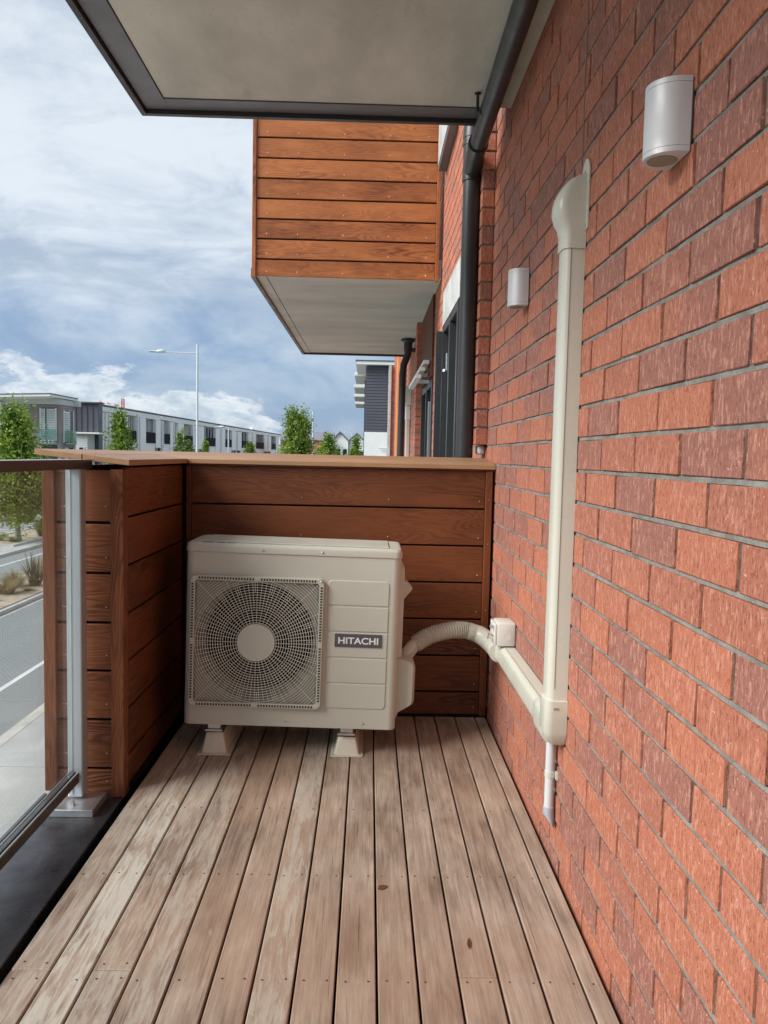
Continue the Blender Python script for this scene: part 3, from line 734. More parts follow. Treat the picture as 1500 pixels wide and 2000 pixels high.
# grey weatherboard block on our side of the road
gb = thing('weatherboard_block', 'dark grey weatherboard block with stepped white roof fins and white base', 'apartment block', (.5, 50, G))
mk('core', B(-.30, 2.6, 50.05, 56, G, 6.95), M['darkclad'], gb)
k = 0; z = 2.75
while z < 6.85:
    bm = bmesh.new(); lap(bm, -.33, 2.6, 50.04, z, min(z+.19, 6.9), .19, .035); mk('weatherboard', bm, M['houseboard' if False else 'darkclad'], gb); z += .19
mk('base_wall', B(-.36, 2.6, 49.95, 50.0, G, 2.72), M['white'], gb)
mk('roof_fascia', B(-.95, 2.2, 49.5, 56, 7.0, 7.2), M['white'], gb)
mk('roof', B(-1.0, 2.2, 49.45, 56, 7.205, 7.27), M['roofdark'], gb)
bm = bmesh.new()
for q in range(5): tube(bm, [(.6, 49.8, -.5+q*.55), (1.25, 49.8, -.5+q*.55)], .05, 5)
mk('rail', bm, M['shutter'], gb, kind='stuff')
mk('downpipe', B(1.12, 1.24, 49.7, 49.82, G, 7.0), M['lintel'], gb)
for q, (yy, x0, zt) in enumerate(((56.5, -1.2, 7.2), (64.5, -1.4, 7.05), (72.5, -1.55, 6.9), (80.5, -1.6, 6.75))):
    th = thing('fin_roof_house', ['second stepped house with white roof fin behind the grey block', 'third stepped house with white roof fin', 'fourth stepped house with white roof fin', 'farthest stepped house with white roof fin'][q], 'house', (1, yy, G), group='stepped houses behind the grey block')
    mk('wall', B(-.45, 2.6, yy, yy+7.5, G, zt-.5), M['darkclad'], th)
    mk('roof', B(x0, 2.2, yy-.3, yy+6.2, zt-.2, zt), M['white'], th)
    mk('soffit', B(x0+.02, 2.2, yy-.28, yy+6.1, zt-.26, zt-.205), M['rooffin'], th)
    bm = bmesh.new()
    for k in range(5): tube(bm, [(-.8, yy+.5, -.2+k*.6), (-.45, yy+.5, -.2+k*.6)], .05, 5)
    mk('rail', bm, M['shutter'], th, kind='stuff')

# ------------------------------------------------------------------ brick walls
XW = .567; BL, BH, J = .227, .0755, .010
def brick_mesh(name, L, D, H, seed):
    rd = random.Random(seed); bm = bmesh.new()
    box(bm, -D, 0, -L/2, L/2, -H/2, H/2, bev=.0014)
    for v in bm.verts: v.co += Vector((rd.uniform(-.0004, .0004), rd.uniform(-.0007, .0007), rd.uniform(-.0008, .0008)))
    me = bpy.data.meshes.new(name); bm.to_mesh(me); bm.free(); me.materials.append(M['brick']); return me
# brick faces look toward -X: local face at x=-D .. put body toward +X
bmeshes = [brick_mesh('brick', BL, .04, BH, s_) for s_ in range(4)]
def course_z(k): return 1.158-.086*k-.043
def brick_y(k, m): return (.1945 if k % 2 else .0745)+.12+.24*m
def boxmesh_multi(name, boxes, mat, parent, **kw):
    vs, fs = [], []
    for (x0, x1, y0, y1, z0, z1) in boxes:
        b = len(vs); vs += [(x, y, z) for x in (x0, x1) for y in (y0, y1) for z in (z0, z1)]
        fs += [tuple(b+i for i in f) for f in ((0, 1, 3, 2), (4, 6, 7, 5), (0, 4, 5, 1), (2, 3, 7, 6), (0, 2, 6, 4), (1, 5, 7, 3))]
    me = bpy.data.meshes.new(name); me.from_pydata(vs, [], fs); me.materials.append(mat)
    return mk(name, me, None, parent, **kw)
bw = thing('brick_wall', 'red brick apartment wall running along the right side of the timber deck', 'wall', (XW, 1.2, -.1))
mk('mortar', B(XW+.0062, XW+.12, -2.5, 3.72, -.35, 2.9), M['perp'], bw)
def bed_joints(x0, x1, y0, y1, ks, name, parent):
    rd = random.Random(11); bm = bmesh.new()
    for k in ks:
        z = 1.158-.086*k; n = max(2, int((y1-y0)/.06)); top, bot, tb2, bb = [], [], [], []
        prev = None
        for i in range(n+1):
            y = y0+(y1-y0)*i/n; d = x0+rd.uniform(-.0010, .0012)
            v = [bm.verts.new(p) for p in ((x1, y, z+.0052), (d, y, z+.0046+rd.uniform(-.0006, .0006)), (d+rd.uniform(-.0004, .0004), y, z-.0046+rd.uniform(-.0006, .0006)), (x1, y, z-.0052))]
            if prev:
                for q in range(3): bm.faces.new((prev[q], prev[q+1], v[q+1], v[q]))
            prev = v
    return mk(name, bm, M['mortar'], parent, kind='stuff')
bed_joints(XW+.0042, XW+.03, -2.4, 3.715, range(-20, 18), 'bed_mortar', bw)
def to_px(p):
    v = Vector(p)-Vector((0, 0, CAMZ)); dz = v.dot(cf)
    return (384+767*v.dot(cr)/dz, 512-767*v.dot(cu)/dz, dz) if dz > .05 else (1e9, 1e9, -1)
cand = []
rdb = random.Random(3)
for k in range(-21, 17):
    zc = course_z(k)
    for m_ in range(-12, 16):
        yc = brick_y(k, m_); y0, y1 = yc-BL/2, yc+BL/2
        if y0 < -2.4 or y0 > 3.70: continue
        y1 = min(y1, 3.715)
        area = 0
        px0, px1 = to_px((XW, y0, zc)), to_px((XW, y1, zc))
        vis = px1[2] > .3 and px1[0] < 775 and -20 < px1[1] < 1044 and zc < 2.68 and not (yc > 3.44 and zc < 1.1)
        if vis: area = abs(px0[0]-px1[0])*767*BH/px1[2] if px0[2] > .3 else 9e9
        cand.append((area, k, y0, y1, zc))
cand.sort(key=lambda c: -c[0])
rest = []
for i, (area, k, y0, y1, zc) in enumerate(cand):
    pr = rdb.uniform(-.0012, .0014)
    if i < 300 and area > 0:
        o = mk('brick', bmeshes[rdb.randrange(4)], None, bw, loc=(XW+.04+pr, (y0+y1)/2, zc+rdb.uniform(-.001, .001)), rot=(0, rdb.uniform(-.004, .004), rdb.uniform(-.004, .004)))
        if y1-y0 < BL-.01: o.scale = (1, (y1-y0)/BL, 1)
    else: rest.append((XW+pr, XW+.04, y0, y1, zc-BH/2, zc+BH/2))
boxmesh_multi('brickwork', rest, M['brick'], bw, kind='stuff')

mk('sealant_bead', B(XW-.0028, XW-.0012, 2.150, 2.1535, 1.93, 2.62), M['mortar'], bw)
fa = thing('brick_facade', 'red brick facade with windows continuing beyond the timber balustrade', 'apartment building', (XW, 7, G))
segs = [(3.72, 5.02, G, 2.9), (3.72, 8.4, 2.9, 4.6), (5.02, 6.08, 2.47, 2.9), (6.08, 7.02, G, 2.9), (7.02, 8.4, 2.66, 2.9), (5.02, 6.08, G, .25), (7.02, 8.4, G, .2), (8.4, 19, G, 4.6)]
bm = bmesh.new()
for (a, b, c, d_) in segs: box(bm, XW+.0045, XW+.12, a, b, c, d_)
mk('mortar', bm, M['mortar'], fa)
bx = []
for k in range(-41, 56):
    zc = course_z(k)
    for m_ in range(14, 79):
        yc = brick_y(k, m_); y0, y1 = yc-BL/2, yc+BL/2
        for (a, b, c, d_) in segs:
            if c <= zc < d_:
                s0_, s1_ = max(y0, a+.003), min(y1, b-.003)
                if s1_-s0_ > .03: bx.append((XW+rdb.uniform(-.001, .001), XW+.04, s0_, s1_, zc-BH/2, zc+BH/2))
boxmesh_multi('brickwork', bx, M['brick'], fa, kind='stuff')
# pilaster nib close behind the balustrade, one brick per course
k = -1
zb = 1.252
mk('nib_mortar', B(.518, XW+.0, 3.708, 3.90, zb+.004, 4.5), M['mortar'], fa)
i = 0
while zb+i*.086 < 4.4:
    z0 = zb+i*.086
    mk('brick', B(.508+rdb.uniform(-.001, .001), XW-.003, 3.70, 3.70+.20, z0, z0+.076, bev=.002), M['brick'], fa); i += 1
mk('nib_bracket', B(.53, XW-.004, 3.74, 3.86, 1.205, 1.25, bev=.01, seg=2), M['lintel'], fa)
# window one with open casement, lintel and hood above
def window(y0, y1, z0, z1, deep=.06):
    w = mk('window', B(XW+deep, XW+deep+.02, y0+.05, y1-.05, z0, z1-.05), M['winglass'], fa)
    bm = bmesh.new()
    for a, b in ((y0, y0+.06), (y1-.06, y1), ((y0+y1)/2-.03, (y0+y1)/2+.03)): box(bm, XW-.015, XW+deep+.03, a, b, z0, z1)
    box(bm, XW-.012, XW+deep+.028, y0+.061, y1-.061, z1-.06, z1-.002); mk('frame', bm, M['frame'], w)
    return w
w1 = window(5.02, 6.08, .25, 2.21)
mk('reveal', B(XW+.11, XW+.14, 4.9, 6.2, .2, 2.6), M['frame'], fa)
sash = mk('open_sash', B(.50, XW-.02, 6.02, 6.06, .3, 2.16), M['frame'], w1)
bm = bmesh.new(); tube(bm, [(.53, 5.65, 1.82), (.56, 5.7, 1.82), (.56, 5.7, 1.95)], .012, 6); mk('stay', bm, M['steel'], w1)
mk('lintel', B(XW-.012, XW+.1, 4.98, 6.14, 2.215, 2.47), M['lintel'], fa)
hd = mk('window_hood', B(.50, XW, 5.4, 6.3, 3.50, 3.95), M['lintel'], fa); mk('hood_soffit', B(.505, XW, 5.41, 6.29, 3.46, 3.498), M['trimgrey'], hd)
w2 = window(7.02, 8.4, .2, 1.90)
mk('sash_glint', B(XW-.03, XW-.005, 7.15, 7.2, .3, 1.7), M['silver'], w2)
for k in range(16):
    y0 = 7.03+k*.086; mk('batten', B(XW-.02, XW+.03, y0, y0+.06, 1.93, 2.66), M['cedar'], fa)
for k in range(3):
    bm = bmesh.new(); zz = 2.06-k*.065; xx = .53-k*.035
    vs = [(xx-.05, 7.1), (xx+.02, 7.1)]
    box(bm, xx-.05, xx+.0, 7.1, 8.35, zz-.02, zz+.012); box(bm, xx, XW, 7.5, 7.53, zz-.03, zz)
    mk('awning_louvre', bm, M['white'], fa)
# further nibs, duct, far return
mk('nib_mortar', B(.505, XW, 8.508, 8.74, .0, 2.64), M['mortar'], fa)
for i in range(31):
    mk('brick', B(.497, XW-.003, 8.50, 8.75, -.0+i*.086, -.0+i*.086+.076), M['brick'], fa)
bxs = []
for i in range(34): bxs.append((.50, XW-.003, 12.3, 12.53, -.2+i*.086, -.2+i*.086+.076))
for i in range(80):
    for j in range(2):
        o_ = .0 if i % 2 else .055
        bxs.append((.482 if j == 0 else .58-o_*.8, .57-o_*.8 if j == 0 else .66, 18, 18.2, G+i*.086, G+i*.086+.076))
boxmesh_multi('pilaster_brickwork', bxs, M['brick'], fa, kind='stuff')
mk('pilaster_mortar', B(.487, .655, 18.01, 18.2, G, G+6.9), M['mortar'], fa)
mk('corner_flashing', B(.425, .476, 17.96, 18.2, G, G+6.9), M['lintel'], fa)
mk('timber_panel', B(.522, .565, 15.2, 15.5, -.5, 3.6), plain('orange_timber_panel', (.68, .28, .08), .5, 0, .1, 3), fa)
dct = thing('wall_duct', 'small distant beige capped duct on the brick facade below the upper balcony', 'duct', (XW, 10.9, .2))
mk('duct_channel', B(.50, XW-.002, 10.8, 10.95, .2, 1.85, bev=.015, seg=2), M['duct'], dct)
mk('joiner', B(.492, XW-.002, 10.79, 10.96, 1.70, 1.9, bev=.01), M['white'], dct)
bm = bmesh.new()
loft(bm, [[(XW-.002, 10.78, z), (XW-.002, 10.97, z), (XW-dp, 10.95, z), (XW-dp, 10.80, z)] for z, dp in ((1.905, .075), (1.96, .08), (2.02, .12), (2.12, .12), (2.17, .06), (2.18, .02))]); fixn(bm)
mk('cover_cap', bm, M['duct'], dct, smooth=True)

# far downpipe hanging from the upper balcony
fdp = thing('downpipe_far', 'thin black downpipe hanging from the neighbouring upper balcony soffit', 'downpipe', (.40, 9.7, 0)); fdp.name = 'downpipe'
bm = bmesh.new(); lathe(bm, [(.09, 2.640), (.09, 2.620), (.055, 2.60), (.05, 2.50)], (.455, 9.7, 0), 'z', 16)
mk('outlet_flange', bm, M['pipe'], fdp, smooth=True)
bm = bmesh.new(); tube(bm, [(.455, 9.7, 2.55), (.455, 9.7, 2.46), (.41, 9.7, 2.34), (.395, 9.7, 2.22), (.39, 9.7, 1.2), (.385, 9.7, G)], .044, 12); mk('pipe', bm, M['pipe'], fdp, smooth=True)
bm = bmesh.new(); tube(bm, [(.455, 9.7, 2.515), (XW+.01, 9.7, 2.515)], .026, 10); mk('side_branch', bm, M['pipe'], fdp, smooth=True)

# ------------------------------------------------------------------ boards
_bc = {}
def board_mesh(L, Tk, H, mat, bev=.002):
    key = (round(L, 4), round(Tk, 4), round(H, 4), mat)
    if key not in _bc:
        bm = B(-L/2, L/2, 0, Tk, -H/2, H/2, bev=bev); me = bpy.data.meshes.new('board'); bm.to_mesh(me); bm.free(); me.materials.append(M[mat]); _bc[key] = me
    return _bc[key]
def boardX(name, x0, x1, y, z0, z1, th, mat, parent):           # face toward -Y
    return mk(name, board_mesh(x1-x0, th, z1-z0, mat), None, parent, loc=((x0+x1)/2, y, (z0+z1)/2))
def boardY(name, y0, y1, x, z0, z1, th, mat, parent, face=1):   # face toward +X (face=1) or -X
    return mk(name, board_mesh(y1-y0, th, z1-z0, mat), None, parent, loc=(x, (y0+y1)/2, (z0+z1)/2), rot=(0, 0, PI/2 if face == 1 else -PI/2))
def postV(name, x0, x1, y0, y1, z0, z1, mat, parent):           # vertical member, grain along z
    L = z1-z0; me = board_mesh(L, y1-y0, x1-x0, mat, .0025)
    return mk(name, me, None, parent, loc=((x0+x1)/2, y0, (z0+z1)/2), rot=(0, PI/2, 0))

# ------------------------------------------------------------------ timber balustrade (front end + back run)
tbz = thing('timber_balustrade', 'dark cedar clad balustrade wall with sloping timber cap round the deck corner', 'balustrade', (-.8, 3.4, 0))
zg = [.957, .789, .621, .453, .284, .116]
tops = [1.128]+[z-.004 for z in zg]; bots = [z+.004 for z in zg]+[.012]
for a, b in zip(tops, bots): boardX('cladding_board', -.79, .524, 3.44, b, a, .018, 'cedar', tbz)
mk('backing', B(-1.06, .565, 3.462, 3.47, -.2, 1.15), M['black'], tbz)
postV('corner_batten', .525, .556, 3.428, 3.456, .008, 1.128, 'cedar', tbz)
postV('corner_batten', -.812, -.790, 3.424, 3.456, .008, 1.128, 'cedar', tbz)
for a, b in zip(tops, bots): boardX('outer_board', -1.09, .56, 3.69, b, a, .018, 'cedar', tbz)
# left run: inner face toward the deck
zgl = [.938, .764, .592, .423, .25, .075]
for a, b in zip(tops, bots): boardY('cladding_board', 2.645, 3.424, -.828, b, a, .018, 'cedar', tbz)
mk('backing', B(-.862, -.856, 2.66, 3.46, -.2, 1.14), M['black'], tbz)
for a, b in zip(tops, bots): boardY('outer_board', 2.62, 3.70, -1.092, b, a, .018, 'cedar', tbz, face=-1)
# end face toward the viewer
tl = [1.118]+[z-.005 for z in zgl]; bl_ = [z+.005 for z in zgl]+[-.02]
for a, b in zip(tl, bl_): boardX('end_board', -1.068, -.866, 2.628, b, a, .018, 'cedar_side', tbz)
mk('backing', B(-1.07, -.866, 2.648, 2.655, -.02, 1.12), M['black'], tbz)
postV('end_post', -.873, -.829, 2.606, 2.660, -.018, 1.122, 'cedar_side', tbz)
postV('end_post', -1.104, -1.062, 2.610, 2.660, .0, 1.122, 'cedar_side', tbz)
# cap: mitred L, rising to the outside
def capmesh(inner, outer, zi, zo, th=.020):
    bm = bmesh.new(); (a0, a1), (b0, b1) = inner, outer
    T = [bm.verts.new(v) for v in ((a0[0], a0[1], zi), (a1[0], a1[1], zi), (b1[0], b1[1], zo), (b0[0], b0[1], zo))]
    U = [bm.verts.new((v.co.x, v.co.y, v.co.z-th)) for v in T]
    bm.faces.new(T); bm.faces.new(U[::-1])
    for i in range(4): bm.faces.new((T[i], U[i], U[(i+1) % 4], T[(i+1) % 4]))
    fixn(bm); bmesh.ops.bevel(bm, geom=list(bm.edges), offset=.0015, segments=1, affect='EDGES'); return bm
zi, zo, zm = 1.156, 1.187, 1.1715
XI, XO, YI, YO = -.803, -1.118, 3.418, 3.72; XM, YM = (XI+XO)/2, (YI+YO)/2
c = mk('cap_board', capmesh(((XM+.0015, YM), (.5655, YM)), ((XO, YO), (.5655, YO)), zm+.0005, zo), M['cap'], tbz)
c = mk('cap_board', capmesh(((XI, YI), (.5655, YI)), ((XM+.0015, YM-.003), (.5655, YM-.003)), zi, zm), M['cap'], tbz)
# left run: mesh authored along X then rotated so the grain follows the run
def capleft(xi, xo, zi_, zo_, yi_end, yo_end):
    bm = capmesh(((xi, 2.590), (xi, yi_end)), ((xo, 2.590), (xo, yo_end)), zi_, zo_)
    R_ = Matrix.Rotation(-PI/2, 4, 'Z'); bmesh.ops.transform(bm, matrix=R_, verts=bm.verts)
    return mk('cap_board', bm, M['cap'], tbz, loc=(0, 0, 0), rot=(0, 0, PI/2))
capleft(XI, XM+.0015, zi, zm, YI-.001, YM-.003); capleft(XM-.0015, XO, zm+.0005, zo, YM-.001, YO-.001)
for (x0, x1, y0, y1) in ((-.80, .56, 3.43, 3.445),): mk('cap_batten', B(x0, x1, y0, y1, 1.1285, 1.140), M['cedar'], tbz)
bm = bmesh.new()
for a, b in zip(tops, bots):
    zc = b+.032
    for x in (-.30, .09, .50): screw(bm, x, 3.44, zc, '-y', .0028)
for a, b in zip(tl, bl_):
    screw(bm, -.895, 2.628, b+.05, '-y', .0028); screw(bm, -1.035, 2.628, b+.05, '-y', .0028)
for z in (.2, .5, .8, 1.0): screw(bm, .541, 3.428, z, '-y', .0022)
screw(bm, -.85, 2.606, .96, '-y', .002)
mk('screw_heads', bm, M['steel'], tbz, kind='stuff')

# ------------------------------------------------------------------ upper neighbouring timber balcony
ub = thing('upper_balcony', 'bright cedar clad upper balcony box with concrete soffit next door', 'balcony', (-.2, 6.4, 2.62))
ug = [4.21, 4.05, 3.887, 3.727, 3.567, 3.407, 3.247, 3.087, 2.928, 2.767]
ut = [z-.0068 for z in ug]; ub_ = [z+.0068 for z in ug[1:]]+[2.632]
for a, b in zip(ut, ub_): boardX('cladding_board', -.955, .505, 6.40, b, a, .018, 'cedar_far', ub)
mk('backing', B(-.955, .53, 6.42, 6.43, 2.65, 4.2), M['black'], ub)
postV('edge_trim', -.988, -.957, 6.385, 6.42, 2.618, 4.2, 'cedar_far', ub)
postV('edge_trim', .507, .535, 6.385, 6.42, 2.618, 4.2, 'cedar_far', ub)
for a, b in zip(ut, ub_): boardY('side_board', 6.43, 11.2, -.985, b, a, .018, 'cedar_far', ub, face=-1)
mk('soffit', B(-.88, XW-.004, 6.425, 11.20, 2.652, 2.80), M['concrete_far'], ub)
for y0, y1 in ((6.425, 8.998), (9.004, 11.20)): mk('soffit_edge_panel', B(-.965, -.886, y0, y1, 2.648, 2.79), M['concrete_far'], ub)
mk('drip_edge', B(-1.0, -.968, 6.43, 11.25, 2.625, 2.70), M['trimbrown'], ub)
mk('drip_edge', B(-.967, XW-.01, 11.205, 11.25, 2.625, 2.70), M['trimbrown'], ub)
bm = bmesh.new()
for a, b in zip(ut, ub_):
    for x in (-.87, -.62, -.25, .12, .43): screw(bm, x, 6.40, b+.035, '-y', .0045)
mk('screw_heads', bm, M['steel'], ub, kind='stuff')

# ------------------------------------------------------------------ own ceiling slab
sc_ = bpy.data.objects.new('balcony_ceiling', None); C.objects.link(sc_); sc_['kind'] = 'structure'
mk('slab', B(-.885, XW-.002, -3, 3.325, 2.655, 2.86), M['concrete_up'], sc_)
mk('edge_panel', B(-.985, -.889, -3, 3.425, 2.65, 2.855), M['trimgrey'], sc_)
mk('edge_panel', B(-.888, XW-.07, 3.329, 3.425, 2.65, 2.855), M['trimgrey'], sc_)
mk('drip_edge', B(-1.012, -.990, -3, 3.455, 2.632, 2.87), M['trimbrown'], sc_)
mk('drip_edge', B(-.989, XW-.06, 3.43, 3.455, 2.632, 2.87), M['trimbrown'], sc_)

# ------------------------------------------------------------------ deck
dk_ = bpy.data.objects.new('deck', None); C.objects.link(dk_); dk_['kind'] = 'structure'
gx = [-.797, -.704, -.611, -.518, -.4245, -.331, -.238, -.145, -.052, .041, .134, .2275, .3205, .414, .507, .558]
for i in range(len(gx)-1):
    x0, x1 = gx[i]+.0028, gx[i+1]-.0028
    cuts = [(-1.8, 3.434)]
    if i == 0 or i == 2: cuts = [(-1.8, 1.6855), (1.6875, 3.434)]
    if i == 11: cuts = [(-1.8, 1.671), (1.673, 3.434)]
    if i in (5, 9): cuts = [(-1.8, .84), (.842, 3.434)]
    for a, b in cuts:
        mat = 'deck_silver' if i == 1 else ('deck_silver2' if i in (0, 2, 3, 6) else 'deck')
        me = board_mesh(b-a, .02, x1-x0, mat, .0022)
        # lay flat: length along world Y, thickness down
        o = mk('deck_board', me, None, dk_, loc=((x0+x1)/2, (a+b)/2, random.uniform(-.0006, .0006)))
        o.rotation_euler = Matrix(((0, 0, -1), (1, 0, 0), (0, -1, 0))).to_euler()
bm = bmesh.new()
for i in range(len(gx)-1):
    for yr in (2.94, 2.50, 2.09, 1.655, 1.27, .86):
        for xx in ((gx[i]+.020), (gx[i+1]-.020)) if i < 14 else ((gx[i]+gx[i+1])/2,):
            for rows in ((yr, yr+.055) if (i in (0, 2) and yr == 1.655) else (yr,)):
                if random.random() < .12: continue
                lathe(bm, [(.0026, 0), (.0024, .0004)], (xx+random.uniform(-.003, .003), rows+random.uniform(-.005, .005), .0008), 'z', 6)
mk('screw_holes', bm, plain('screw_hole_dark', (.05, .03, .02), .7, .0), dk_, kind='stuff')
mk('underlay', B(-.835, XW+.007, -1.8, 3.46, -.14, -.12), M['black'], dk_)
for yj in (2.95, 2.5, 2.09, 1.68, 1.27, .86, .45): mk('joist', B(-.80, .55, yj-.0225, yj+.0225, -.119, -.024), M['black'], dk_)
# dark membrane kerb under the glass
up = bpy.data.objects.new('edge_upstand', None); C.objects.link(up); up['kind'] = 'structure'
mk('membrane', B(-1.100, -.834, -1.8, 3.45, -.25, -.021, bev=.004, seg=2), M['membrane'], up)
mk('fascia', B(-1.112, -1.102, -1.8, 2.62, -.45, -.012), M['trimgrey'], up)
for i, (x, y, a) in enumerate(((.060, 2.030, .5), (.268, 1.79, 1.45))):
    bm = bmesh.new(); L = .016 if i == 0 else .022; w_ = .009 if i == 0 else .005
    pts = [(-L, 0, .001), (-L*.4, w_, .004), (L*.4, w_*.8, .003), (L, 0, .002), (L*.4, -w_*.8, .0015), (-L*.4, -w_, .001)]
    bm.faces.new([bm.verts.new(p) for p in pts]); r_ = bmesh.ops.extrude_face_region(bm, geom=bm.faces[:]); bmesh.ops.translate(bm, verts=[v for v in r_['geom'] if isinstance(v, bmesh.types.BMVert)], vec=(0, 0, .0006))
    fixn(bm)
    o = mk('fallen_leaf', bm, M['leafdead'], loc=(x, y, .001), rot=(0, 0, a)); tag(o, ['small heart-shaped dead leaf on the deck gap in the middle', 'thin brown dead leaf lying on the deck, nearer one'][i], 'leaf')

# ------------------------------------------------------------------ glass balustrade
gbz = thing('glass_balustrade', 'frameless glass balustrade with silver post and dark flat handrail at left edge of deck', 'balustrade', (-.95, 2.55, 0))
mk('handrail', B(-.995, -.925, -1.8, 2.588, 1.124, 1.153, bev=.002), M['railm'], gbz)
mk('rail_cap', B(-.994, -.926, -1.8, 2.587, 1.1535, 1.1545), M['silver'], gbz)
mk('post', B(-.998, -.948, 2.540, 2.590, .012, 1.1235, bev=.004, seg=2), M['post'], gbz)
bm = bmesh.new(); box(bm, -.990, -.980, 2.537, 2.5395, .02, 1.12); mk('post_groove', bm, M['silver'], gbz)
pl = mk('base_plate', B(-1.04, -.887, 2.462, 2.602, -.0205, .0035, bev=.001), M['silver'], gbz)
bm = bmesh.new(); lathe(bm, [(.011, .0036), (.011, .005), (.0085, .005), (.0085, .013), (.006, .0135), (.006, .02), (.0045, .024), (.001, .0255)], (-.965, 2.497, 0), 'z', 6)
mk('bolt', bm, M['steel'], pl)
bm = bmesh.new(); lathe(bm, [(.011, .0036), (.011, .005), (.0085, .005), (.0085, .013), (.006, .0135), (.006, .02), (.0045, .024), (.001, .0255)], (-.965, 2.49+.10, 0), 'z', 6)
bm.free()
ch = mk('bottom_channel', B(-.990, -.955, -1.8, 2.532, .068, .100, bev=.0012), M['channel'], gbz)
mk('gasket', B(-.984, -.967, -1.8, 2.531, .1001, .1035), M['gasket'], ch)
for x in (-.988, -.959): mk('channel_lip', B(x-.0015, x+.0025, -1.8, 2.533, .1001, .1045), M['silver'], ch)
mk('glass_panel', B(-.980, -.970, -1.8, 2.530, .1036, 1.1235), M['glass'], gbz)
for yj in (1.2, .1): mk('post', B(-.998, -.948, yj-1.2, yj-1.15, .012, 1.1235, bev=.004, seg=2), M['post'], gbz)

# ------------------------------------------------------------------ heat pump outdoor unit
ac = thing('air_conditioner', 'beige outdoor air conditioning unit with round fan grille standing on the deck', 'air conditioner', (-.29, 2.95, .118), rot=(0, .018, 0), local=True)
x0, x1, D, Hh, r = -.42, .412, .30, .715, .028
ZT = Hh-.035
def rr_prof(x0, x1, y0, y1, r, n=6, front_open=False):
    pts = []
    for cx, cy, a0 in ((x0+r, y0+r, PI), (x1-r, y0+r, 1.5*PI), (x1-r, y1-r, 0), (x0+r, y1-r, .5*PI)):
        pts += [(cx+r*math.cos(a0+k*PI/2/n), cy+r*math.sin(a0+k*PI/2/n)) for k in range(n+1)]
    return pts
# sides and back (front left open for the pressed front plate)
bm = bmesh.new(); n = 6; pr = []
pr += [(x0+r+r*math.cos(1.5*PI-k*PI/2/n), 0+r+r*math.sin(1.5*PI-k*PI/2/n)) for k in range(n+1)]
pr += [(x0+.01, D), (x1-.01, D)]
pr += [(x1-r+r*math.cos(-k*PI/2/n), r+r*math.sin(-k*PI/2/n)) for k in range(n+1)]
loft(bm, [[(a, b, z) for a, b in pr] for z in (0, ZT)], cap=False, closed=False)
# bottom flange
bm.faces.new([bm.verts.new((a, b, .002)) for a, b in pr])
# front plate with a circular opening
cx, cz, R0 = -.1405, .3355, .234; gx0, gx1, gz0, gz1 = -.39, .109, .086, .585
xa, xb = x0+r, x1-r
def quad(a, b, c_, d_): bm.faces.new([bm.verts.new((p[0], 0, p[1])) for p in (a, b, c_, d_)])
quad((xa, 0), (xb, 0), (xb, gz0), (xa, gz0)); quad((xa, gz1), (xb, gz1), (xb, ZT), (xa, ZT)); quad((xa, gz0), (gx0, gz0), (gx0, gz1), (xa, gz1)) if gx0 > xa else None; quad((gx1, gz0), (xb, gz0), (xb, gz1), (gx1, gz1))
fixn(bm)
mk('casing', bm, M['ac'], ac, smooth=30)
bm = bmesh.new(); N = 96; hw = (gx1-gx0)/2; gcx, gcz = (gx0+gx1)/2, (gz0+gz1)/2; inn = []; outp = []; inn2 = []
for k in range(N):
    a = 2*PI*k/N; c_, s_ = math.cos(a), math.sin(a); q = max(abs(c_), abs(s_))
    inn.append((cx+R0*c_, .004, cz+R0*s_)); outp.append((gcx+hw*c_/q, .002, gcz+hw*s_/q)); inn2.append((cx+.214*c_, .10, cz+.214*s_))
V1 = [bm.verts.new(p) for p in outp]; V2 = [bm.verts.new(p) for p in inn]; V3 = [bm.verts.new(p) for p in inn2]
for k in range(N):
    j = (k+1) % N; bm.faces.new((V1[k], V1[j], V2[j], V2[k])); bm.faces.new((V2[k], V2[j], V3[j], V3[k]))
mk('bell_mouth', bm, M['ac_dark'], ac, smooth=30)
bm = bmesh.new(); lathe(bm, [(.2145, .1003), (.2145, .24), (.001, .245)], (cx, 0, cz), 'y', 96); mk('fan_cavity', bm, M['fan'], ac)
# three-blade propeller
fn = mk('fan', (lambda b: (lathe(b, [(.001, .07), (.05, .072), (.06, .08), (.062, .12)], (cx, 0, cz), 'y', 24), b)[1])(bmesh.new()), M['fan'], ac, smooth=True)
for kb in range(3):
    bm = bmesh.new(); rows = []
    for i in range(7):
        rr = .055+i*(.155/6)
        rows.append([(cx+rr*math.cos(aa), .12-.05*j/5, cz+rr*math.sin(aa)) for j, aa in enumerate([kb*2*PI/3+.35*i/6+q*.22 for q in range(6)])])
    loft(bm, rows, cap=False, closed=False); mk('blade', bm, M['ac_dark'] if False else M['fan'], fn, smooth=True)
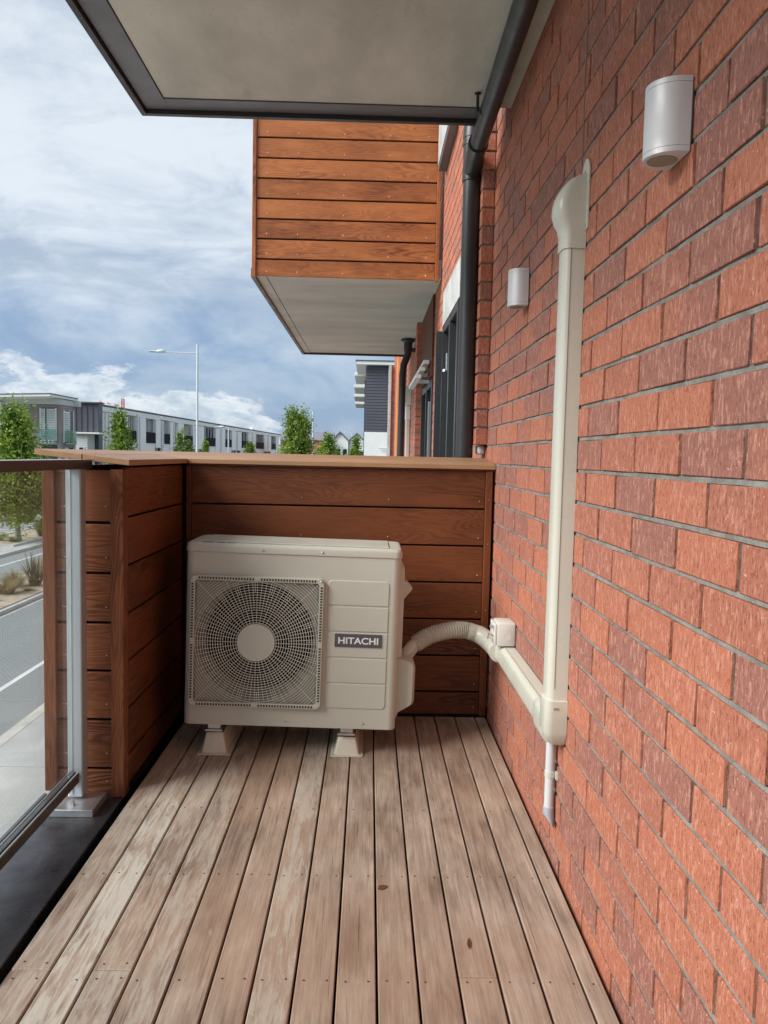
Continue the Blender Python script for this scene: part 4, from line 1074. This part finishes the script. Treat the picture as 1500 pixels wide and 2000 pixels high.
# grille: concentric rings and spokes inside a square frame
def ring_wire(bm, rad, w=.0009, dpt=.0020, y=-.020):
    Ns = max(48, int(rad*420)); lim = hw-.010; prev = None; first = None
    for k in range(Ns+1):
        a = 2*PI*k/Ns; c_, s_ = math.cos(a), math.sin(a); px, pz = rad*c_, rad*s_
        if abs(px+cx-gcx) > lim or abs(pz+cz-gcz) > lim: prev = None; continue
        v = [bm.verts.new((cx+(rad+dr)*c_, y+dy, cz+(rad+dr)*s_)) for dr, dy in ((-w, 0), (w, 0), (w, dpt), (-w, dpt))]
        if prev:
            for i in range(4): bm.faces.new((prev[i], prev[(i+1) % 4], v[(i+1) % 4], v[i]))
        prev = v
bm = bmesh.new(); rad = .0785
while rad < .345: ring_wire(bm, rad); rad += .0098
for k in range(160):
    a = 2*PI*k/160; c_, s_ = math.cos(a), math.sin(a)
    if k % 4 == 0: ra, rb = .070, .243
    elif k % 4 == 2: ra, rb = .127, .243
    else:
        if k % 8 != 1: continue
        ra, rb = .196, .243
    if k % 8 == 4 or k % 20 == 0: rb = .345
    q = max(abs(c_), abs(s_)); rb = min(rb, (hw-.008)/q)
    if rb <= ra: continue
    w_ = .0007; tx, tz = -s_*w_, c_*w_
    vs = [bm.verts.new((cx+rr*c_+sg*tx, yy, cz+rr*s_+sg*tz)) for rr in (ra, rb) for sg in (-1, 1) for yy in (-.0185, -.0160)]
    for f in ((0, 1, 3, 2), (4, 6, 7, 5), (0, 4, 5, 1), (2, 3, 7, 6), (0, 2, 6, 4), (1, 5, 7, 3)): bm.faces.new([vs[i] for i in f])
fixn(bm); gr = mk('fan_grille', bm, plain('grille_wire', (.66, .67, .59), .4, 0, .02), ac)
bm = bmesh.new(); lathe(bm, [(.0735, -.012), (.0735, -.0215), (.0715, -.0235), (.001, -.0238)], (cx, 0, cz), 'y', 56); mk('centre_disc', bm, M['ac'], gr, smooth=30)
# frame
bm = bmesh.new(); F0, F1 = hw+.008, hw-.011
def sq(h, y, rr, n=5):
    pts = []
    for sx, sz, a0 in ((1, 1, 0), (-1, 1, .5*PI), (-1, -1, PI), (1, -1, 1.5*PI)):
        for k in range(n+1):
            a = a0+k*PI/2/n; pts.append((gcx+sx*(h-rr)+rr*math.cos(a), y, gcz+sz*(h-rr)+rr*math.sin(a)))
    return pts
loft(bm, [sq(F0, .0, .020), sq(F0-.0005, -.019, .020), sq(F0-.003, -.0225, .018), sq(F1+.0015, -.0225, .010), sq(F1, -.021, .009), sq(F1, -.010, .009)], cap=False); fixn(bm)
fr_ = mk('grille_frame', bm, M['ac'], ac, smooth=30)
bm = bmesh.new(); ns = 46
for side in range(4):
    for k in range(ns):
        f = (k+.5)/ns
        if abs(f-.5) < .03 or f < .045 or f > .955: continue
        u = -hw+2*hw*f; v0, v1 = hw-.0065, hw+.0025
        if side == 0: box(bm, gcx+u-.0032, gcx+u+.0032, -.0231, -.0224, gcz+v0, gcz+v1)
        elif side == 1: box(bm, gcx+u-.0032, gcx+u+.0032, -.0231, -.0224, gcz-v1, gcz-v0)
        elif side == 2: box(bm, gcx+v0, gcx+v1, -.0231, -.0224, gcz+u-.0032, gcz+u+.0032)
        else: box(bm, gcx-v1, gcx-v0, -.0231, -.0224, gcz+u-.0032, gcz+u+.0032)
mk('vent_slots', bm, plain('slot_shadow', (.03, .03, .026), .8), fr_, kind='stuff')
bm = bmesh.new()
for sx in (-1, 1):
    for sz in (-1, 1): screw(bm, gcx+sx*(hw-.003), -.0226, gcz+sz*(hw-.003), '-y', .0055)
for x_, z_ in ((-.125, Hh-.022), (.105, Hh-.022)): screw(bm, x_, -.0035, z_, '-y', .0052)
for x_, z_ in ((-.325, .022), (-.02, .022), (.285, .022)): screw(bm, x_, -.001, z_, '-y', .0048)
mk('casing_screws', bm, M['steel'], ac)
# five pressed front panels
pz = [.590-.1022*k for k in range(6)]
for k in range(5):
    zt, zb_ = pz[k]-.002, pz[k+1]+.002; bm = bmesh.new(); xL, xR = .131, .369
    rt = .016 if k == 0 else .003; rb = .016 if k == 4 else .003
    def pp(ins, y):
        pts = []
        for cx_, cz_, rr, a0 in ((xR, zt, rt, 0), (xL, zt, rt, .5*PI), (xL, zb_, rb, PI), (xR, zb_, rb, 1.5*PI)):
            sx = -1 if cx_ == xR else 1; sz = -1 if cz_ == zt else 1
            for q in range(5):
                a = a0+q*PI/8; pts.append((cx_+sx*rr+(rr-ins)*math.cos(a) if rr > ins else cx_+sx*rr, y, cz_+sz*rr+(rr-ins)*math.sin(a) if rr > ins else cz_+sz*rr))
        return pts
    loft(bm, [pp(0, .0), pp(.0012, -.0022), pp(.0028, -.003)], cap=False); bm.faces.new([bm.verts.new(p) for p in pp(.0028, -.003)]); fixn(bm)
    mk('front_panel', bm, M['ac'], ac, smooth=30)
bd = mk('badge', B(.163, .347, -.0062, -.0028, .327, .379, bev=.0006), plain('badge_grey', (.085, .09, .105), .35), ac)
cu_ = bpy.data.curves.new('lettering', 'FONT'); cu_.body = 'HITACHI'; cu_.size = .040; cu_.extrude = .0004; cu_.offset = .00095; cu_.align_x = 'CENTER'; cu_.align_y = 'CENTER'; cu_.space_character = 1.0
to = bpy.data.objects.new('tmp_text', cu_); C.objects.link(to); bpy.context.view_layer.update()
me = bpy.data.meshes.new_from_object(to.evaluated_get(bpy.context.evaluated_depsgraph_get())); bpy.data.objects.remove(to)
xs = [v.co.x for v in me.vertices]; ys = [v.co.y for v in me.vertices]; wx = max(xs)-min(xs); hy = max(ys)-min(ys); mx, my = (max(xs)+min(xs))/2, (max(ys)+min(ys))/2
for v in me.vertices: v.co = ((v.co.x-mx)*.156/wx, -v.co.z-.0068, (v.co.y-my)*.0265/hy)
me.materials.clear(); me.materials.append(M['white'])
mk('lettering', me, None, bd, loc=(.255, 0, .353))
# top cover
bm = bmesh.new()
def ring(ins, z): return [(a, b, z) for a, b in rr_prof(x0-.003+ins, x1+.003-ins, -.003+ins, D-ins, r)]
loft(bm, [ring(0, ZT+.001), ring(0, Hh-.014), ring(.0015, Hh-.008), ring(.006, Hh-.002), ring(.013, Hh)], cap=False); bm.faces.new([bm.verts.new(p) for p in ring(.013, Hh)]); fixn(bm)
tc = mk('top_cover', bm, M['ac'], ac, smooth=30)
mk('top_pressing', B(x0+.05, x1-.05, .03, D-.03, Hh+.0002, Hh+.004, bev=.002), M['ac'], tc)
bm = bmesh.new()
for a, b in ((-.36, -.32), (-.305, -.275), (-.265, -.235)): box(bm, a, b, .012, .022, Hh+.0003, Hh+.0012)
mk('embossed_marks', bm, plain('mark_grey', (.22, .21, .18), .6), tc)
# side service cover and handle on the right
bm = bmesh.new()
pts = [(.0, .30), (.036, .27), (.047, .25)]
rings = []
for z, d_ in ((.03, .004), (.055, .014), (.075, .052), (.085, .070), (.10, .075), (.235, .075), (.252, .070), (.262, .050), (.268, .030), (.272, .004)):
    rings.append([(x1-.004, .05, z), (x1+d_*.86, .052, z), (x1+d_, .068, z), (x1+d_, .17, z), (x1+d_*.7, .20, z), (x1-.004, .21, z)])
loft(bm, rings); fixn(bm); mk('valve_cover', bm, M['ac'], ac, smooth=50)
bm = bmesh.new()
loft(bm, [[(x1-.002, .06, z), (x1+d_, .07, z), (x1+d_, .24, z), (x1-.002, .25, z)] for z, d_ in ((.273, .018), (.60, .018), (.635, .016), (.66, .001))]); fixn(bm)
mk('side_panel', bm, M['ac'], ac)
bm = bmesh.new(); loft(bm, [[(x1+.018, .09, z), (x1+.018+d_, .10, z), (x1+.018+d_, .16, z), (x1+.018, .17, z)] for z, d_ in ((.505, .001), (.545, .034), (.55, .034), (.575, .012), (.578, .001))]); fixn(bm)
mk('handle', bm, M['ac'], ac)
# mounting brackets under the case
for xx in (-.300, .222):
    bm = bmesh.new(); box(bm, xx-.026, xx+.026, .012, .055, -.022, .0, bev=.003); box(bm, xx-.034, xx+.034, .004, .065, -.030, -.0225, bev=.001)
    for q in (-.02, .02): lathe(bm, [(.006, -.022), (.006, -.012), (.002, -.010)], (xx+q, .02, 0), 'z', 6)
    mk('bracket', bm, M['steel'], ac)
    mk('bracket', B(xx-.03, xx+.03, .24, .29, -.030, .0), M['steel'], ac)

# feet
for i, xx in enumerate((-.590, -.0665)):
    ft = thing('mounting_foot', ['cream moulded foot block under the fan side of the air conditioner', 'cream moulded foot block under the badge side of the air conditioner'][i], 'foot block', (xx, 2.955, 0), group='foot blocks under the air conditioner')
    h = .083 if i == 0 else .072
    bm = bmesh.new()
    def rp(wx, y0, y1, z, rr=.008): return [(xx+a, b, z) for a, b in rr_prof(-wx, wx, y0, y1, rr, 3)]
    loft(bm, [rp(.064, 2.946, 3.30, .0005), rp(.064, 2.946, 3.30, .0045), rp(.050, 2.960, 3.29, .006), rp(.035, 2.972, 3.275, h-.004), rp(.033, 2.975, 3.272, h)], cap=True); fixn(bm)
    bd_ = mk('block', bm, M['foot'], ft, smooth=30)
    mk('rubber_pad', B(xx-.034, xx+.034, 2.974, 3.272, h+.0002, h+.010), M['gasket'], ft)
    bm = bmesh.new()
    for sx in (-.053, .053): lathe(bm, [(.004, .0042), (.004, .006)], (xx+sx, 2.958, 0), 'z', 6)
    mk('fixing_screw', bm, M['steel'], ft)

# ------------------------------------------------------------------ corrugated hose and duct run
hs = thing('flexible_hose', 'beige corrugated hose arching from the air conditioner to the wall duct', 'hose', (.3, 3.15, .45))
import itertools
ctrl = [Vector(p) for p in ((.165, 3.11, .345), (.205, 3.12, .415), (.27, 3.14, .448), (.355, 3.16, .466), (.43, 3.18, .460), (.485, 3.17, .440))]
def catmull(P_, n):
    P_ = [P_[0]*2-P_[1]]+P_+[P_[-1]*2-P_[-2]]; out = []
    for i in range(1, len(P_)-2):
        for k in range(n):
            t_ = k/n; a, b, c_, d_ = P_[i-1:i+3]
            out.append(.5*((2*b)+(-a+c_)*t_+(2*a-5*b+4*c_-d_)*t_*t_+(-a+3*b-3*c_+d_)*t_**3))
    out.append(P_[-2]); return out
path = catmull(ctrl[1:], 40)
rad = [.0335+.0032*math.sin(i/len(path)*2*PI*32) for i in range(len(path))]
bm = bmesh.new(); tube(bm, path, rad, 22); mk('corrugated_sleeve', bm, M['hose'], hs, smooth='all')
bm = bmesh.new(); tube(bm, [(.150, 3.115, .32), (.165, 3.118, .37), (.19, 3.12, .40), (.215, 3.12, .425)], [.020, .024, .026, .024], 14); mk('foam_insulation', bm, M['foot'], hs, smooth=True)
bm = bmesh.new(); tube(bm, [(.158, 3.10, .30), (.18, 3.105, .36), (.212, 3.108, .405)], .012, 10); mk('inner_pipe', bm, M['hose'], hs, smooth=True)
bm = bmesh.new(); tube(bm, catmull([Vector(p) for p in ((.43, 3.18, .460), (.475, 3.175, .447), (.512, 3.13, .428), (.523, 3.04, .425), (.525, 2.96, .425))], 10), [.036]*10+[.038]*10+[.039]*10+[.0385]*11, 22)
mk('end_boot', bm, M['duct'], hs, smooth=True)

du = thing('duct_trunking', 'beige plastic duct run on the brick, horizontal leg and tall vertical leg', 'duct', (XW, 2.15, .4))
def dprof(w, d, n=5):
    """duct section: u across the wall (0..w), v out of the wall (0..d); rounded outer corners"""
    rr = min(w, d)*.36; pts = [(0, 0), (0, d-rr)]
    pts += [(rr-rr*math.cos(k*PI/2/n), d-rr+rr*math.sin(k*PI/2/n)) for k in range(1, n+1)]
    pts += [(w-rr+rr*math.sin(k*PI/2/n), d-rr+rr*math.cos(k*PI/2/n)) for k in range(0, n+1)]
    pts += [(w, 0)]; return pts
DW, DD, YV = .078, .055, 2.086
def vring(z, w=DW, d=DD, y=YV, n=5): return [(XW-.001-b, y-(w-DW)/2+a, z) for a, b in dprof(w, d, n)]
bm = bmesh.new(); loft(bm, [vring(.49), vring(1.79)]); fixn(bm); vd = mk('vertical_duct', bm, M['duct'], du, smooth=30)
mk('cover_seam', B(XW-.0395, XW-.0385, YV-.0012, YV+DW+.0012, .55, 1.76), M['ac_dark'], vd)
bm = bmesh.new(); loft(bm, [[(XW-.001-b, y, .392+a*1.04) for a, b in dprof(DW, DD)] for y in (2.14, 3.02)]); fixn(bm); hdz = mk('horizontal_duct', bm, M['duct'], du, smooth=30)
mk('cover_seam', B(XW-.0395, XW-.0385, 2.2, 3.02, .390, .3925+DW*1.04+.001), M['ac_dark'], hdz)
# elbow: rounded box wrapping both
bm = bmesh.new(); el_ = []
E_ = .006
for z, ins in ((.378, .030), (.382, .018), (.392, .008), (.408, .001), (.425, -E_), (.515, -E_), (.516, -E_+.002)):
    el_.append([(XW-.001-max(0, min(b, DD+E_)), YV-E_+a*1.0, z) for a, b in [(q[0]+(ins+E_ if q[0] < .04 else -(ins+E_)), q[1]-(ins+E_ if q[1] > .02 else 0)) for q in dprof(DW+2*E_, DD+E_)]])
loft(bm, el_); fixn(bm); eb = mk('elbow_cover', bm, M['duct'], du, smooth=40)
bm = bmesh.new(); rg = []
for y, ins in ((YV+.03, 0), (YV+.14, 0), (YV+.175, .004), (YV+.18, .006)):
    rg.append([(XW-.001-b, y, .386+ins+a) for a, b in dprof(DW+.012-2*ins, DD+.005-ins)])
loft(bm, rg); fixn(bm); mk('elbow_sleeve', bm, M['duct'], eb, smooth=40)
mk('clip_slot', B(XW-.040, XW-.026, YV-.0075, YV-.006, .492, .498), M['ac_dark'], eb)
# hood at the top
bm = bmesh.new(); rg = []
for z, w, d_ in ((1.752, DW+.008, DD+.004), (1.79, DW+.008, DD+.004), (1.81, DW+.010, DD+.008), (1.828, DW+.014, .074), (1.848, DW+.016, .080), (1.870, DW+.016, .080), (1.895, DW+.016, .074), (1.915, DW+.014, .063), (1.932, DW+.012, .046), (1.943, DW+.006, .026), (1.947, DW, .008)):
    rg.append(vring(z, w, d_, YV, 6))
loft(bm, rg); fixn(bm); hood = mk('wall_hood', bm, M['duct'], du, smooth=50)
bm = bmesh.new(); pts = []
for (a, z) in ((-.012, 1.80), (-.012, 1.955), (-.004, 1.975), (.012, 1.987), (.030, 1.988), (.048, 1.978), (.062, 1.955), (.07, 1.9), (.07, 1.80)): pts.append((a, z))
loft(bm, [[(XW-.001-dx, YV-.010+a, z) for a, z in pts] for dx in (0, .0035)]); fixn(bm); mk('hood_flange', bm, M['duct'], hood)
bm = bmesh.new()
for a, z in ((.003, 1.81), (.024, 1.952)): box(bm, XW-.0062, XW-.0045, YV-.010+a, YV-.010+a+.004, z-.006, z+.006)
mk('flange_slot', bm, M['ac_dark'], hood)

ib = thing('isolator_box', 'small white electrical box with conduit glands above the horizontal duct', 'junction box', (XW, 2.90, .52))
mk('housing', B(.497, XW-.001, 2.845, 2.955, .478, .566, bev=.006, seg=2), M['whiteplastic'], ib, smooth=30)
mk('lid', B(.486, .4965, 2.849, 2.951, .482, .562, bev=.003, seg=2), M['whiteplastic'], ib, smooth=30)
bm = bmesh.new(); lathe(bm, [(.0135, 0), (.0135, -.0008), (.0125, -.0008), (.0125, -.0004), (.0001, -.0004)], (.535, 2.8452, .515), 'y', 20); mk('knockout', bm, M['whiteplastic'], ib)
bm = bmesh.new()
for z in (.492, .552):
    for y in (2.86, 2.94): screw(bm, .486, y, z, '-x', .006)
tube(bm, [(.482, 2.86, .552), (.470, 2.86, .548)], .007, 8); tube(bm, [(.484, 2.875, .515), (.472, 2.875, .52), (.468, 2.875, .50)], .006, 8)
mk('switch_and_screws', bm, M['steel'], ib)

dp = thing('drain_conduit', 'thin pale conduit with clip and angled grey outlet below the duct elbow', 'drain pipe', (.545, 2.2, .14))
bm = bmesh.new(); tube(bm, [(.547, 2.175, .40), (.547, 2.175, .168)], .0135, 18); mk('pipe', bm, plain('pale_grey_pvc', (.60, .62, .63), .35), dp, smooth=True)
bm = bmesh.new(); lathe(bm, [(.0145, 0), (.0155, 0), (.0155, .017), (.0145, .017)], (.547, 2.175, .262), 'z', 18); box(bm, .560, XW-.0008, 2.150, 2.170, .260, .281); mk('clip', bm, M['duct'], dp, smooth=30)
bm = bmesh.new()
rg = []
for z, s_, c_ in ((.172, .0160, 0), (.150, .0165, 0), (.132, .0165, .004), (.122, .013, .009)):
    rg.append([(.547+c_*.8+s_*math.cos(a)*(1 if c_ == 0 else .8), 2.175-c_+s_*math.sin(a), z+(math.cos(a))*(-.0 if c_ == 0 else -.012)) for a in [2*PI*k/16 for k in range(16)]])
loft(bm, rg); fixn(bm); mk('outlet_shoe', bm, plain('mid_grey_pvc', (.40, .43, .47), .4), dp, smooth=True)

# ------------------------------------------------------------------ wall lights
def walllight(y, label, z0=1.744, z1=1.876):
    th = thing('wall_light', label, 'wall light', (XW, y, z0), group='aluminium wall lights on the brick')
    w, d_ = .096, .070; n = 20
    def sec(z, ins=0.0):
        pts = [(XW-.004, y+w/2-ins, z), (XW-.004, y-w/2+ins, z)]
        pts += [(XW-.020-(d_-.020-ins)*math.sin(a), y-(w/2-ins)*math.cos(a), z) for a in [PI*k/n for k in range(n+1)]]
        return pts
    bm = bmesh.new(); loft(bm, [sec(z0+.011), sec(z1-.011)]); fixn(bm); mk('body', bm, M['lampmetal'], th, smooth=40)
    for nm, a, b in (('bottom_cap', z0, z0+.0103), ('top_cap', z1-.0103, z1)):
        bm = bmesh.new(); loft(bm, [sec(a, .0012 if nm[0] == 'b' else 0), sec(a+.001, 0), sec(b-.001, 0), sec(b, 0 if nm[0] == 'b' else .0012)]); fixn(bm); cp = mk(nm, bm, M['lampmetal'], th, smooth=40)
        zz = z0-.0003 if nm[0] == 'b' else z1+.0003; sg = -1 if nm[0] == 'b' else 1
        bm = bmesh.new(); lathe(bm, [(.027, 0), (.027, .0012*sg), (.024, .0014*sg), (.0235, .0006*sg), (.001, .0006*sg)], (XW-.036, y, zz), 'z', 24); mk('lens_ring', bm, M['ac_dark'], cp, smooth=30)
    mk('back_plate', B(XW-.0038, XW-.0005, y-.046, y+.046, z0+.004, z1-.004), M['trimgrey'], th)
walllight(1.456, 'larger-looking silver half-round wall light high on the brick, nearest the viewer')
walllight(2.862, 'silver half-round wall light farther along the brick, left of the tall duct')

# ------------------------------------------------------------------ black downpipe with branch
dpz = thing('downpipe', 'large black downpipe with angled branch running back under the ceiling', 'downpipe', (.468, 3.80, 1))
bm = bmesh.new(); tube(bm, [(.468, 3.80, G), (.468, 3.80, 1.5), (.468, 3.80, 2.54)], .0425, 32); mk('pipe', bm, M['pipe'], dpz, smooth=30)
bm = bmesh.new(); tube(bm, [(.468, 3.80, 2.78), (.468, 3.80, 5.0)], .0425, 32); mk('upper_pipe', bm, M['pipe'], dpz, smooth=30)
bm = bmesh.new(); lathe(bm, [(.043, 2.515), (.0475, 2.516), (.0475, 2.580), (.0455, 2.583), (.0455, 2.68), (.049, 2.682), (.049, 2.690), (.0465, 2.692), (.0465, 2.715), (.049, 2.717), (.049, 2.73), (.043, 2.79)], (.468, 3.80, 0), 'z', 32)
jn = mk('junction', bm, M['pipe'], dpz, smooth=30)
bm = bmesh.new(); tube(bm, [(.468, 3.79, 2.560), (.462, 3.66, 2.588), (.459, 3.54, 2.593)], [.042, .042, .0425], 28); mk('branch_socket', bm, M['pipe'], jn, smooth=30)
bm = bmesh.new(); pth = catmull([Vector(p) for p in ((.462, 3.60, 2.592), (.458, 3.3, 2.592), (.455, 2.9, 2.592), (.452, 2.44, 2.592), (.451, 2.40, 2.60), (.451, 2.375, 2.625), (.451, 2.373, 2.654))], 8)
tube(bm, pth, .0385, 28); mk('branch_pipe', bm, M['pipe'], dpz, smooth=30)
bm = bmesh.new(); tube(bm, [(.4595, 3.575, 2.592), (.459, 3.53, 2.592)], .0455, 28); mk('collar', bm, M['pipe'], jn, smooth=30)
bm = bmesh.new(); lathe(bm, [(.062, 2.6495), (.062, 2.640), (.048, 2.636), (.045, 2.60)], (.451, 2.373, 0), 'z', 28); mk('ceiling_flange', bm, M['pipe'], dpz, smooth=30)
bm = bmesh.new(); tube(bm, [(.408, 3.20, 2.58), (.408, 3.20, 2.652)], .006, 8); tube(bm, [(.408, 3.20, 2.6515), (.408, 3.20, 2.6535)], .014, 8); tube(bm, [(.408, 3.20, 2.585), (.430, 3.20, 2.57)], .006, 8); mk('hanger_rod', bm, M['pipe'], dpz)

for m_ in bpy.data.objects:
    for kk in ('local', '_w'):
        if kk in m_: del m_[kk]
